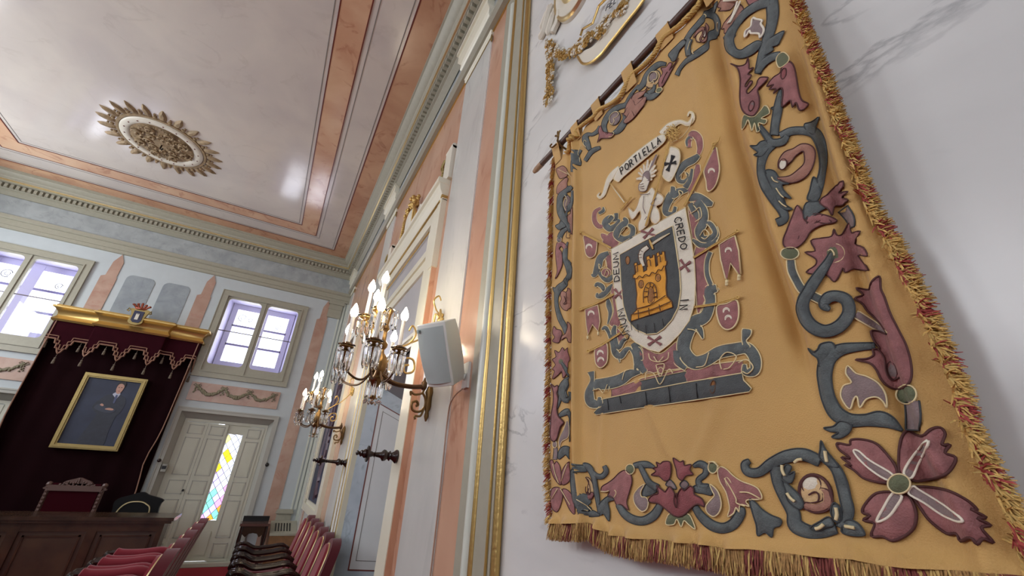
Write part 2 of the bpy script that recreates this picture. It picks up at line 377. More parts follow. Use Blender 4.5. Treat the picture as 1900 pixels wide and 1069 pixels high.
# garland panels over the doors
def garland_panel(x0, x1, z0, z1):
    t = thing('relief_panel', 'pink marble panel with grey swag garland relief above the %s door' % ('stained glass' if x0 > -2 else 'left, half hidden'), 'relief', ((x0 + x1) / 2, D, z0))
    mb = MB(); mb.box(x0, x1, D - .02, D, z0, z1); mb.build('panel', 'pinkfar', t)
    mb = MB(); rnd = random.Random(3); w = (x1 - x0 - .2)
    for s in range(3):
        a = x0 + .1 + w * s / 3
        for i in range(22):
            u = i / 21; x = a + w / 3 * u; z = z1 - .07 - .13 * sin(pi * u)
            for _ in range(3): mb.ball((x + rnd.uniform(-.012, .012), D - .03, z + rnd.uniform(-.02, .02)), rnd.uniform(.011, .02) * (1 + .5 * sin(pi * u)), 6)
    for s in range(4):
        a = x0 + .1 + w * s / 3
        for i in range(9): mb.ball((a + rnd.uniform(-.03, .03), D - .03, z1 - .05 - i * .017), .014, 6)
        for sg in (-1, 1): mb.tube([(a, D - .03, z1 - .06), (a + sg * .04, D - .035, z1 - .03), (a + sg * .06, D - .03, z1 - .06), (a + sg * .02, D - .03, z1 - .08)], .007, 5)
    mb.build('garland', M['garl'], t, True)
M['garl'] = mat('grey_green_relief', (128, 122, 98), .7)
garland_panel(-1.48, 0.0, 2.60, 2.93); garland_panel(*mirr((-1.48, 0.0)), 2.60, 2.93)

def rrect(x0, x1, z0, z1, r, n=5):
    out = []
    for cx, cz, a0 in ((x1 - r, z1 - r, 0), (x0 + r, z1 - r, 90), (x0 + r, z0 + r, 180), (x1 - r, z0 + r, 270)):
        for i in range(n + 1): a = RAD(a0 + 90 * i / n); out.append((cx + r * cos(a), cz + r * sin(a)))
    return out
def frame_from_loops(mb, outer, inner, y0, y1, m=0):
    """flat board with a hole: loops have the same count and start"""
    n = len(outer)
    vs = [(p[0], y0, p[1]) for p in outer] + [(p[0], y0, p[1]) for p in inner] + [(p[0], y1, p[1]) for p in outer] + [(p[0], y1, p[1]) for p in inner]
    fs = []
    for i in range(n):
        j = (i + 1) % n
        fs += [(i, j, n + j, n + i), (2 * n + i, 3 * n + i, 3 * n + j, 2 * n + j), (n + i, n + j, 3 * n + j, 3 * n + i), (i, 2 * n + i, 2 * n + j, j)]
    mb.add(vs, fs, m)
def window(k, xs):
    x0, x1 = xs; z0, z1 = WZ; nm = 'window_%d' % k; cx = (x0 + x1) / 2
    mb = MB()
    ring(mb, x0, x1, z0, z1, .085, D - .03, D); ring(mb, x0 + .085, x1 - .085, z0 + .085, z1 - .085, .02, D - .045, D); ring(mb, x0 - .012, x1 + .012, z0 - .012, z1 + .012, .012, D - .04, D)
    for a, b in ((x0 + .10, cx), (cx, x1 - .10)):
        pa = (x0 + .14 if a < cx - .1 else cx + .06); pb = (cx - .06 if a < cx - .1 else x1 - .15)
        inn = rrect(pa, pb, 3.30, 4.65, .07); nn = len(inn)
        out = rrect(a, b, z0 + .10, z1 - .10, .001)
        frame_from_loops(mb, out, inn, D + .0, D + .05)
    mb.box(cx - .012, cx + .012, D - .018, D, z0 + .1, z1 - .1)
    o = struct(mb.build(nm, 'green'))
    mb = MB()
    for pa, pb in ((x0 + .14, cx - .06), (cx + .06, x1 - .15)): mb.box(pa, pb, D + .012, D + .03, 3.965, 3.98)
    mb.build('glazing_bar', 'lead', o)
    mb = MB(); mb.quad((x0 + .1, D + .025, z0 + .1), (x1 - .1, D + .025, z0 + .1), (x1 - .1, D + .025, z1 - .1), (x0 + .1, D + .025, z1 - .1)); mb.build('pane', 'pane', o)
    # splayed reveal, outer casement
    mb = MB(); yo = D + .42
    X0, X1, Z0, Z1 = x0 + .20, x1 - .20, z0 + .28, z1 - .12; e0, e1, e2, e3 = x0 + .1, x1 - .1, z0 + .1, z1 - .1
    mb.add([(e0, D + .05, e2), (e1, D + .05, e2), (e1, D + .05, e3), (e0, D + .05, e3), (X0, yo, Z0), (X1, yo, Z0), (X1, yo, Z1), (X0, yo, Z1)], [(0, 1, 5, 4), (1, 2, 6, 5), (2, 3, 7, 6), (3, 0, 4, 7)])
    mb.build('reveal', 'rosewin', o)
    mb = MB()
    for a, b in ((X0, cx), (cx, X1)):
        mb.box(a, a + (.10 if a == X0 else .08), yo - .05, yo, Z0, Z1); mb.box(b - (.10 if b == X1 else .08), b, yo - .05, yo, Z0, Z1); mb.box(a + .08, b - .08, yo - .045, yo, Z0, Z0 + .12); mb.box(a + .08, b - .08, yo - .045, yo, Z1 - .11, Z1)
        for zz in (3.79, 4.19): mb.box(a + .08, b - .08, yo - .05, yo - .002, zz - .008, zz + .034, 1)
    mb.build('casement', ['rosewin', mat('lavender_glazing_bar', (150, 144, 186), .5)], o)
    mb = MB()   # wrought iron scroll seen beyond the panes
    for a, cz, r in ((cx - .38, 4.42, .07), (cx - .22, 4.40, .04), (cx + .33, 4.36, .05)):
        mb.tube(arcpts((a, cz), r, .3, 5.3, 14, 'xz', yo + .06), .006, 5); mb.tube(arcpts((a + .01, cz), r * .5, 2, 7, 12, 'xz', yo + .06), .005, 5)
    mb.build('iron_scroll', 'blackm', o)
window(1, mirr(WINX)); window(2, WINX)

def door(k, xs, stained=True):
    X0, X1 = xs; o0 = MB(); yr = D + .17
    # sloped outer reveal in grey-green, then board surround
    x0, x1 = X0 + .10, X1 - .10; zt = 2.30
    for w, p in ((.05, .025), (.025, .035)):
        q_ = .02 if w > .03 else .045
        o0.box(X0 - q_, X0 - q_ + w, D - p, D, 0, DZ + q_); o0.box(X1 + q_ - w, X1 + q_, D - p, D, 0, DZ + q_); o0.box(X0 - q_ + w, X1 + q_ - w, D - p, D, DZ - w + q_, DZ + q_)
    o0.quad((X0, D, 0), (X0, D, DZ), (x0, yr, zt), (x0, yr, 0), 0); o0.quad((X1, D, 0), (x1, yr, 0), (x1, yr, zt), (X1, D, DZ), 0); o0.quad((X0, D, DZ), (X1, D, DZ), (x1, yr, zt), (x0, yr, zt), 0)
    o0.box(x0, x0 + .05, yr - .01, yr + .04, 0, zt, 1); o0.box(x1 - .05, x1, yr - .01, yr + .04, 0, zt, 1); o0.box(x0 + .05, x1 - .05, yr - .01, yr + .04, zt - .05, zt, 1)
    o0.box(X0, X1, D - .02, yr + .06, 0, .05, 1)
    o = struct(o0.build('door_%d' % k, ['doord', 'door']))
    def leaf(a, b, y, nm='shutter_leaf', z0=.06, z1=zt - .06, pan=((.10, .32), (.40, .98), (1.06, 1.28), (1.36, 1.98), (2.04, 2.20))):
        mb = MB(); mb.box(a, b, y, y + .035, z0, z1)
        for p0, p1 in pan:
            i, j = a + .045, b - .045
            if j - i < .03: continue
            for e, f, g, h in ((i, j, p0, p0 + .012), (i, j, p1 - .012, p1), (i, i + .012, p0, p1), (j - .012, j, p0, p1)): mb.box(e, f, y - .007, y, g, h, 1)
            mb.box(i + .025, j - .025, y - .006, y, p0 + .03, p1 - .03)
        return mb.build(nm, ['door', 'doord'], o)
    w = x1 - x0
    if stained:
        leaf(x0 + .05, x0 + .375, yr - .02); leaf(x0 + .38, x0 + .70, yr - .02)
        leaf(x1 - .36, x1 - .05, yr - .02)
        g0, g1, gz0, gz1 = x0 + .73, x1 - .38, .66, 2.09; yg = yr + .02
        mb = MB(); mb.box(g0 - .06, g1 + .1, yg - .01, yg + .03, .06, gz0); mb.box(g0 - .1, g1 + .1, yg - .01, yg + .03, gz1, zt); mb.box(g0 + .1, g1 - .02, yg - .02, yg - .01, .14, .5)
        mb.box(g0 - .08, g0, yg - .03, yg - .012, gz0, gz1); mb.box(g1, g1 + .06, yg - .03, yg - .012, gz0, gz1); mb.build('glazed_leaf', 'door', o)
        # lozenge glass
        mb = MB(); came = MB(); nx, dz = 3, .165; dx = .12; a0 = g0 - .05
        rnd = random.Random(5); rows = int((gz1 - gz0) / dz) + 2
        pal = {0: [0, 0, 6, 0], 1: [0, 1, 0, 0, 0, 6], 2: [0, 0, 4, 0, 0, 1], 3: [3, 2, 0, 5, 0], 4: [3, 4, 0, 5, 2], 5: [2, 4, 3, 5]}
        for r in range(rows * 2):
            for c in range(-1, nx + 1):
                cx = a0 + dx * (c + (.5 if r % 2 else 0)) + dx / 2; cz = gz0 + dz * r / 2 + .02
                P = [(cx, cz - dz / 2), (cx + dx / 2, cz), (cx, cz + dz / 2), (cx - dx / 2, cz)]
                Q = [(min(max(x, g0 - .03), g1 + .03), min(max(z, gz0), gz1)) for x, z in P]
                if abs(Q[0][1] - Q[2][1]) < .01 or abs(Q[1][0] - Q[3][0]) < .01: continue
                t = (cz - gz0) / (gz1 - gz0)
                lv = 5 if t < .16 else 4 if t < .36 else 3 if t < .55 else 2 if t < .75 else 1
                mb.add([(x, yg, z) for x, z in Q], [(0, 1, 2, 3)], rnd.choice(pal[lv] + ([0] if lv < 3 else [])))
                for i in range(4):
                    if rnd.random() < 2:
                        a, b = Q[i], Q[(i + 1) % 4]
                        if i < 2: came.tube([(a[0], yg - .004, a[1]), (b[0], yg - .004, b[1])], .0035, 4)
        mb.build('stained_glass', STAIN, o); came.build('lead_came', 'lead', o)
        mb = MB(); mb.box(X0 + .02, X1 - .02, yr + .5, yr + .52, 0, 2.6); 
    else:
        leaf(x0 + .05, (x0 + x1) / 2 - .003, yr - .02); leaf((x0 + x1) / 2 + .003, x1 - .05, yr - .02)
    mb = MB(); mb.lathe([(.012, 0), (.014, .02), (.02, .03), (.012, .05)], (x0 + .345, yr - .02, 1.12), (0, -1, 0), 10); mb.build('door_handle', 'blackm', o)
    return o
door(1, mirr(DO), False); door(2, DO)
# balcony side wall far outside the stained door so nothing is seen through the leaf gaps: plain outer pier
mb = MB(); mb.box(DO[0] - .1, DO[0] + .62, D + .3, D + .36, 0, 2.6); mb.box(DO[1] - .45, DO[1] + .1, D + .3, D + .36, 0, 2.6); mb.box(*mirr(DO), D + .3, D + .36, 0, 2.6)
trim(mb.build('t', 'plain'))

# wall fittings
t = thing('intercom_button', 'round black wall fitting right of the stained glass door', 'wall fitting', (.11, D, 1.6))
mb = MB(); mb.lathe([(.035, 0), (.035, .02), (.028, .035), (.02, .038)], (.11, D, 1.6), (0, -1, 0), 20); mb.build('housing', 'blackm', t, True)
mb = MB(); mb.lathe([(.008, 0), (.007, .012)], (.11, D - .037, 1.6), (0, -1, 0), 10); mb.build('button', 'lead', t)
t = thing('light_switch', 'small dark wall switch beside the left shutter of the stained glass door', 'switch', (-1.42, D, 1.46))
mb = MB(); mb.box(-1.455, -1.385, D - .012, D + .09, 1.40, 1.52); mb.build('plate', 'doord', t)
mb = MB(); mb.box(-1.45, -1.39, D - .02, D - .012, 1.44, 1.49); mb.build('rocker', 'blackm', t)
t = thing('curtain_hook', 'dark wooden curtain tieback hook at right edge of the maroon canopy', 'hook', (-1.51, D, 1.57))
mb = MB(); mb.lathe([(.028, 0), (.028, .01), (.012, .02), (.012, .10), (.02, .11), (.012, .13)], (-1.51, D, 1.57), (.1, -1, 0), 12); mb.ball((-1.50, D - .14, 1.57), .03); mb.build('stem', 'dkwood', t, True)

# ------------------------------------------------------------ canopy of honour
CV = (-3.60, -1.55)
t = thing('throne_canopy', 'maroon velvet canopy with gilt crested pelmet hanging behind the dais', 'canopy', (CX, D, 0))
mb = MB(); pts = []
def ypl(x):   # plan of the pelmet: centre steps forward, ends curve back
    u = abs(x - (-2.56)); return .17 + (.05 if u < .55 else 0) if u < .98 else .17
prof = [(0, 3.62), (.03, 3.60), (.05, 3.63), (.02, 3.66), (.0, 3.70), (.015, 3.76), (.05, 3.80), (.085, 3.82), (.085, 3.845), (.055, 3.855), (.05, 3.875), (0, 3.88)]
plan = [(CV[0], 0), (CV[0], -.17), (-3.08, -.17), (-3.05, -.19), (-3.05, -.25), (-2.07, -.25), (-2.05, -.19), (-2.02, -.17), (CV[1], -.17), (CV[1], 0)]
nrm = [(-1, 0), (-.7, -.7), (0, -1), (-.5, -.6), (-.4, -.9), (.4, -.9), (.5, -.6), (0, -1), (.7, -.7), (1, 0)]
nrm[1] = (-1, -1); nrm[8] = (1, -1); nrm[4] = (-1, -1); nrm[5] = (1, -1); nrm[3] = (-1, 0); nrm[6] = (1, 0)
vs = [(x + o * nx, D + y + o * ny, z) for (x, y), (nx, ny) in zip(plan, nrm) for o, z in prof]; k = len(prof)
mb.add(vs, [(i * k + j, (i + 1) * k + j, (i + 1) * k + j + 1, i * k + j + 1) for i in range(len(plan) - 1) for j in range(k - 1)])
mb.add([(x, D + y, 3.88) for x, y in plan], [tuple(range(len(plan)))]); 
pel = mb.build('pelmet', 'gold', t, 35)
# crest
mb = MB(); cx0, cz0, yc = -2.56, 3.86, D - .33
shp = [(-.11, .14), (-.12, .10), (-.09, .02), (-.10, -.06), (-.09, -.12), (-.02, -.15), (.05, -.14), (.10, -.10), (.10, -.02), (.12, .06), (.14, .13), (.06, .15), (-.03, .13)]
mb.prism([(a, b) for a, b in crom(shp, 4, True)], (cx0, yc + .04, cz0), (1, 0, 0), (0, 0, 1), (0, -.05, 0))
for s in (-1, 1): mb.tube([(cx0 + s * .11, yc, cz0 + .10), (cx0 + s * .16, yc, cz0 + .13), (cx0 + s * .17, yc, cz0 + .09), (cx0 + s * .14, yc, cz0 + .08)], .014, 6)
mb.box(cx0 - .05, cx0 + .05, yc + .03, D - .1, cz0 - .1, cz0 + .05)
cr = mb.build('crest', 'oldgold', t, True)
mb = MB(); mb.prism([(-.065, .10), (-.065, -.08), (-.03, -.11), (.05, -.11), (.075, -.07), (.075, .10)], (cx0, yc - .01, cz0), (1, 0, 0), (0, 0, 1), (0, -.012, 0)); mb.build('crest_shield', M['crestblue'] if 'crestblue' in M else mat('crest_blue', (40, 44, 72), .4), cr)
mb = MB(); mb.box(cx0 - .022, cx0 + .025, yc - .03, yc - .02, cz0 - .06, cz0 + .03)
for a in (-.022, -.004, .014): mb.box(cx0 + a, cx0 + a + .01, yc - .03, yc - .02, cz0 + .03, cz0 + .05)
mb.build('crest_castle', 'whitep', cr)
mb = MB()
for s in range(-2, 3):
    mb.tube([(cx0 + s * .02, yc, cz0 + .13), (cx0 + s * .045, yc, cz0 + .19), (cx0 + s * .06, yc - .01, cz0 + .24 - abs(s) * .015), (cx0 + s * .05 + .01, yc - .02, cz0 + .25 - abs(s) * .02)], [.02, .018, .022, .012], 6)
    mb.ball((cx0 + s * .058, yc - .01, cz0 + .245 - abs(s) * .018), .018, 8)
mb.tube([(cx0 - .07, yc, cz0 + .15), (cx0, yc - .03, cz0 + .145), (cx0 + .08, yc, cz0 + .15)], .018, 6)
mb.build('crown', mat('red_brown_gilt', (140, 70, 48), .4, .5, bump=.3), cr, True)
# velvet back and side falls
def drape(x0, x1, z0, z1, y0, amp, nf, nx=60):
    mb = MB(); vs = []
    for i in range(nx + 1):
        u = i / nx; x = x0 + (x1 - x0) * u
        for z in (z0, (z0 + z1) / 2, z1): vs.append((x, y0 + amp * sin(u * nf * 2 * pi) + amp * .5 * sin(u * nf * 4.7 + 1), z))
    mb.add(vs, [(i * 3 + j, (i + 1) * 3 + j, (i + 1) * 3 + j + 1, i * 3 + j + 1) for i in range(nx) for j in (0, 1)]); return mb
drape(-3.58, -1.60, .1, 3.62, D - .06, .008, 6).build('back_cloth', 'velvet', t, True)
for s, xa in ((-1, CV[0] + .03), (1, CV[1] - .03)):
    mb = MB(); xs = xa
    vs = []; nz = 16
    for i in range(nz + 1):
        z = 3.62 - 3.1 * i / nz; b = .04 * sin(i * .9) * (1 if z < 1.8 else .3)
        pinch = -.06 * s * math.exp(-((z - 1.55) / .3) ** 2)
        for j in range(7): f = j / 6; vs.append((xs + pinch - s * (.10 if s > 0 else .02) * (1 - (z / 3.62)) * .8 - s * .015 * (j % 2), D - .02 - .15 * f, z))
    mb.add(vs, [(i * 7 + j, i * 7 + j + 1, (i + 1) * 7 + j + 1, (i + 1) * 7 + j) for i in range(nz) for j in range(6)])
    mb.build('side_fall', 'velvet', t, True)
    mb = MB()
    for w in (0, 6): mb.tube([Ve(vs[i * 7 + w]) + Ve((0, -.006, 0)) for i in range(nz + 1)], .009, 5)
    mb.build('side_braid', 'braid', t, True)
# stepped valance: follows the plan of the pelmet
zig = [(0, .0), (.06, .0), (.06, .06), (.12, .06), (.12, .13), (.18, .13), (.18, .19), (.36, .19), (.36, .13), (.42, .13), (.42, .06), (.48, .0), (.48, -.05), (.54, -.10)]
def path_at(s):
    pl = plan; seg = []
    for (a, b), (c, d) in zip(pl, pl[1:]): seg.append(math.hypot(c - a, d - b))
    tot = sum(seg); s = max(0, min(1, s)) * tot
    for i, L_ in enumerate(seg):
        if s <= L_ or i == len(seg) - 1:
            f = s / L_ if L_ else 0; return (pl[i][0] + (pl[i + 1][0] - pl[i][0]) * f, D + pl[i][1] + (pl[i + 1][1] - pl[i][1]) * f)
        s -= L_
NP = 6
LOWP = [(0, 3.06), (.06, 3.10), (.10, 3.15), (.16, 3.15), (.165, 3.225), (.24, 3.225), (.27, 3.30), (.73, 3.30), (.76, 3.225), (.835, 3.225), (.84, 3.15), (.90, 3.15), (.94, 3.10)]
UPP = [(-.06, 3.22), (-.035, 3.135), (.035, 3.135), (.06, 3.22), (.12, 3.22), (.125, 3.285), (.20, 3.285), (.22, 3.355), (.78, 3.355), (.80, 3.285), (.875, 3.285), (.88, 3.22)]
def periodic(P_):
    out = []
    for k_ in range(NP):
        for u, z in P_:
            s = (k_ + u) / NP
            if 0 <= s <= 1: out.append((s, z))
    return out
def along(P_, dy=0):
    out = []
    for (s0, z0_), (s1, z1_) in zip(P_, P_[1:]):
        n_ = max(1, int(abs(s1 - s0) * 200))
        for i in range(n_):
            f = i / n_; s = s0 + (s1 - s0) * f; x, y = path_at(s); out.append((x, y - dy, z0_ + (z1_ - z0_) * f))
    return out
low = along(periodic(LOWP) + [(1.0, 3.06)]); K = len(low) - 1
mb = MB(); vs = [(x, y, 3.64) for x, y, z in low] + low
mb.add(vs, [(i, i + 1, K + 2 + i, K + 1 + i) for i in range(K)])
mb.build('valance', 'maroon', t)
mb = MB(); mb.tube([(x, y - .01, z + .008) for x, y, z in low], .012, 4)
mb.tube([(x, y - .01, z) for x, y, z in along(periodic(UPP))], .008, 4)
mb.build('valance_braid', 'braid', t)
for j in range(2 * NP + 1):
    s = j / (2 * NP); x, y = path_at(min(.995, max(.005, s))); z = 3.05 if j % 2 == 0 else 3.29; y += 0 if j % 2 == 0 else .03
    mb = MB(); mb.lathe([(.004, 0), (.004, -.04), (.012, -.045), (.016, -.06), (.009, -.07), (.016, -.085), (.02, -.14), (.017, -.15)], (x, y - .015, z), (0, 0, 1), 8)
    mb.build('tassel', 'tasselm' if 'tasselm' in M else mat('drab_tassel', (104, 92, 78), .8), t, True)
# portrait
t = thing('portrait_painting', 'gilt framed portrait of a standing man in dark suit with folded arms', 'painting', (-2.54, D - .1, 1.68))
x0, x1, z0, z1, yp = *fw(92, 828, D - .12)[:1], fw(219, 837, D - .12)[0], fw(155, 834, D - .12)[1], fw(218, 698, D - .12)[1], D - .12
mb = MB()
for w, p in ((.07, .03), (.03, .05)):
    ring(mb, x0 + (.0 if w > .05 else .02), x1 - (.0 if w > .05 else .02), z0 + (.0 if w > .05 else .02), z1 - (.0 if w > .05 else .02), w, yp - p, yp + .03)
mb.build('frame', 'oldgold', t)
mb = MB(); mb.box(x0 + .05, x1 - .05, yp - .005, yp + .01, z0 + .05, z1 - .05); cv = mb.build('canvas', 'portrait', t)
def U(a, b): return (x0 + (x1 - x0) * a, z0 + (z1 - z0) * b)
def shp2(nm, pts, m, dy, sm=True):
    q = [U(a, b) for a, b in pts]; q = crom(q, 5, True) if sm else q
    mb = MB(); mb.prism(q, (0, yp - .005 - dy, 0), (1, 0, 0), (0, 0, 1), (0, -.002, 0)); mb.build(nm, m, cv)
suit = mat('painted_dark_suit', (38, 42, 54), .5, var=.2, vscale=20); skin = mat('painted_skin', (182, 140, 122), .5); shirt = mat('painted_shirt', (176, 180, 196), .5); hair = mat('painted_dark_hair', (34, 28, 28), .5); tie = mat('painted_tie', (70, 78, 110), .5)
shp2('painted_suit', [(.36, .05), (.40, .30), (.44, .45), (.37, .50), (.33, .55), (.36, .62), (.43, .70), (.50, .735), (.60, .76), (.70, .735), (.78, .69), (.80, .60), (.78, .50), (.74, .45), (.73, .25), (.72, .05)], suit, .002)
shp2('painted_shirt', [(.545, .745), (.60, .70), (.62, .64), (.64, .70), (.66, .76), (.60, .78)], shirt, .004)
shp2('painted_tie', [(.60, .73), (.605, .64), (.62, .62), (.635, .64), (.63, .73)], tie, .006)
shp2('painted_face', [(.565, .86), (.565, .81), (.59, .765), (.62, .755), (.65, .77), (.67, .82), (.67, .87), (.62, .91), (.58, .90)], skin, .006)
shp2('painted_hair', [(.555, .85), (.56, .90), (.59, .935), (.64, .94), (.68, .91), (.68, .85), (.665, .88), (.62, .90), (.58, .89)], hair, .008)
shp2('painted_arms', [(.36, .54), (.48, .50), (.62, .49), (.70, .52), (.66, .55), (.54, .56), (.42, .60)], mat('painted_sleeve', (52, 57, 72), .5), .006)
shp2('painted_hand', [(.53, .535), (.60, .525), (.66, .53), (.65, .548), (.58, .555)], skin, .009)
shp2('painted_hand', [(.43, .585), (.47, .57), (.49, .585), (.45, .605)], skin, .009)
for a in (.598, .64): shp2('painted_eye', [(a - .012, .845), (a, .85), (a + .012, .845), (a, .84)], hair, .009)
shp2('painted_mouth', [(.602, .795), (.62, .798), (.638, .795), (.62, .788)], mat('painted_lip', (150, 84, 78), .5), .009)

# ------------------------------------------------------------ dais desk and seats behind
DY = 7.6
xr, zt = fw(326, 957, DY); zt = .90
t = thing('dais_desk', 'long dark walnut dais desk with panelled front below the canopy', 'desk', (-2.6, DY, 0))
mb = MB(); mb.box(-4.6, xr, DY - .03, DY + .62, zt - .04, zt); mb.box(-4.58, xr - .02, DY - .01, DY + .6, zt - .07, zt - .04); mb.build('worktop', 'wood', t)
mb = MB(); mb.box(-4.5, xr - .10, DY + .05, DY + .5, 0, zt - .07, 0); mb.build('body', 'wood2', t)
mb = MB(); xs = [-4.5, -3.75, -3.0, -2.3, -1.6, xr - .10]
for a in xs: mb.box(max(-4.5, a - .045), min(xr - .09, a + .045), DY + .02, DY + .05, .0, zt - .07)
mb.box(-4.5, xr - .1, DY + .025, DY + .05, zt - .16, zt - .07); mb.box(-4.5, xr - .1, DY + .025, DY + .05, 0, .12)
mb.build('front_rails', 'wood', t)
for a, b in zip(xs, xs[1:]):
    mb = MB(); a += .09; b -= .09
    for e, f, g, h in ((a, b, .16, .18), (a, b, zt - .22, zt - .20), (a, a + .02, .16, zt - .2), (b - .02, b, .16, zt - .2)): mb.box(e, f, DY + .035, DY + .05, g, h)
    mb.build('panel', 'wood', t)
def seatback(kind):
    if kind == 'throne':
        y = 9.0; c = fw(122, 950, y); cx = c[0]
        t = thing('throne_chair', 'crimson high-backed throne with carved dark crest behind the dais desk', 'chair', (cx, y, 0))
        hw = .30; zb = 1.16
        mb = MB(); mb.box(cx - hw + .03, cx + hw - .03, y - .03, y + .04, .45, zb + .04); mb.build('backrest', mat('deep_crimson_velvet', (50, 5, 15), .95, spec=.1), t)
        mb = MB()
        for s in (-1, 1):
            mb.tube([(cx + s * hw, y, 0), (cx + s * hw, y, zb)], .03, 8); mb.ball((cx + s * (hw + .01), y, zb + .02), .04, 8)
            for i in range(14): mb.ball((cx + s * hw, y - .02, .5 + i * .05), .028, 6)
        cr = crom([(-hw - .02, 0), (-.2, .02), (-.14, .07), (-.06, .10), (0, .12), (.06, .10), (.14, .07), (.2, .02), (hw + .02, 0), (hw, -.05), (-hw, -.05)], 4, True)
        mb.prism(cr, (cx, y + .02, zb), (1, 0, 0), (0, 0, 1), (0, -.05, 0))
        rr = random.Random(1); mb.box(cx - hw, cx + hw, y - .05, y + .03, zb - .06, zb + .015)
        for i in range(40):
            a = rr.uniform(-.2, .2); mb.ball((cx + a, y - .035, zb + .01 + rr.uniform(0, .09 * (1 - abs(a) / .24))), .014, 5)
        mb.build('carved_frame', mat('carved_brown_wood', (92, 66, 58), .5), t, True)
        mb = MB(); mb.box(cx - hw, cx + hw, y - .55, y, .38, .48); mb.build('seat', 'redvelvet', t)
        for e in (cx - hw, cx + hw - .06): mb = MB(); mb.box(e, e + .06, y - .5, y, .0, .66); mb.build('arm', 'dkwood', t)
    else:
        y = 8.9; cx = fw(255, 940, y)[0]
        t = thing('executive_chair', 'black armchair with gold trimmed arched back behind the desk end', 'chair', (cx, y, 0))
        hw = .27; zb = 1.08
        mb = MB(); sh = crom([(-hw, 0), (hw, 0), (hw, .50), (hw + .02, .60), (.1, .66), (0, .70), (-.12, .66), (-hw - .01, .58), (-hw, .4)], 5, True)
        mb.prism(sh, (cx, y + .05, zb - .66), (1, 0, 0), (0, 0, 1), (0, -.08, 0)); mb.build('backrest', 'black', t, True)
        mb = MB(); mb.tube([(cx + a, y - .04, zb - .62 + b) for a, b in crom([(-.22, 0), (-.22, .35), (-.14, .50), (0, .53), (.10, .50), (.17, .40), (.15, 0)], 6)], .010, 6); mb.build('gold_trim', 'goldpale', t, True)
        mb = MB(); mb.box(cx - hw, cx + hw, y - .5, y + .03, .38, .48); mb.build('seat', 'black', t)
        for s in (-1, 1):
            mb = MB(); mb.box(cx + s * hw - .03, cx + s * hw + .03, y - .45, y, 0, .66); mb.build('arm', 'dkwood', t)
seatback('throne'); seatback('black')

# ------------------------------------------------------------ crimson armchairs (face -x)
def armchair(label, group, lean=.16, w=.365, padded=False):
    t = thing('armchair', label, 'chair', (0, 0, 0), 0, group); h = w / 2
    # seat
    mb = MB(); s = crom([(-.25, -h + .03), (-.27, 0), (-.25, h - .03), (0, h - .02), (.22, h - .05), (.22, -h + .05), (0, -h + .02)], 4, True)
    mb.prism(s, (0, 0, .38), (1, 0, 0), (0, 1, 0), (0, 0, .09)); mb.build('seat', 'redvelvet', t, True)
    mb = MB(); mb.box(-.25, .23, -h + .02, h - .02, .31, .38); mb.build('seat_rail', 'dkwood', t)
    # back: arched shell leaning back to +x
    sh = crom([(-h + .04, 0), (-h + .01, .25), (-h + .015, .45), (-h * .7, .56), (0, .61), (h * .7, .56), (h - .015, .45), (h - .01, .25), (h - .04, 0)], 5)
    def bp(a, b, d): return (.21 + lean * b / .6 + d, a, .43 + b)
    mb = MB(); n = len(sh)
    A = [bp(a, b, 0) for a, b in sh]; B = [bp(a, b, .075) for a, b in sh]
    mb.add(A + B, [tuple(range(n)), tuple(range(n, 2 * n))[::-1]] + [(i, (i + 1) % n, n + (i + 1) % n, n + i) for i in range(n)]); mb.build('backrest', 'redback', t, 50)
    sc = [(a * .72, .06 + b * .84) for a, b in sh]
    mb = MB(); A = [bp(a, b, 0) for a, b in sc]; B = [bp(a * .9, b, -.03) for a, b in sc]
    mb.add(A + B, [tuple(range(n, 2 * n))] + [(i, (i + 1) % n, n + (i + 1) % n, n + i) for i in range(n)]); mb.build('back_cushion', 'redvelvet', t, True)
    mb = MB(); mb.tube([bp(a, b, -.006) for a, b in sc], .007, 5, closed=True); mb.build('gold_piping', 'goldpale', t, True)
    for sg in (-1, 1):
        y = sg * (h - .015)
        mb = MB(); mb.tube(crom([(.28, y, .62), (.16, y, .69), (.02, y, .675), (-.14, y, .665), (-.25, y, .71), (-.315, y, .705), (-.335, y, .66)], 5), [.018] * 5 + [.022] * 20 + [.03] * 6, 8)
        mb.build('arm', 'dkwood', t, True)
        if padded:
            mb = MB(); mb.tube(crom([(.22, y, .66), (.12, y, .715), (-.05, y, .70), (-.2, y, .70), (-.27, y, .715)], 5), [.03] + [.042] * 19 + [.03], 10); mb.build('arm_pad', 'redvelvet', t, True)
        mb = MB(); mb.tube(crom([(-.30, y, .67), (-.24, y, .58), (-.26, y, .45), (-.24, y, .34), (-.27, y, .15), (-.25, y, 0)], 4), [.024] * 12 + [.017] * 9, 8); mb.build('leg', 'dkwood', t, True)
        mb = MB(); mb.tube([(.22, y, .45), (.24, y, .2), (.30, y, 0)], .018, 8); mb.build('leg', 'dkwood', t, True)
    return t
words = ['farthest', 'second', 'third', 'fourth', 'fifth', 'sixth', 'seventh']
first = armchair('x', 'crimson armchairs along the right wall')
YS = [6.5, 6.08, 5.66, 5.24, 4.82, 4.40]
for i, yy in enumerate(YS):
    o = first if i == 0 else dup(first)
    o.location = (.34, yy - .0, .006); o['label'] = 'crimson velvet armchair by right wall, %s from the far wall' % words[i]
c2 = armchair('x', 'crimson armchairs in the left row', .16, .40, True)
for i, yy in enumerate([6.0, 5.5, 5.0, 4.5, 4.0]):
    o = c2 if i == 0 else dup(c2)
    o.location = (-.78 + .0 * i, yy, .006); o['label'] = 'crimson velvet armchair in the row before the desk, %s from the far wall' % words[i]

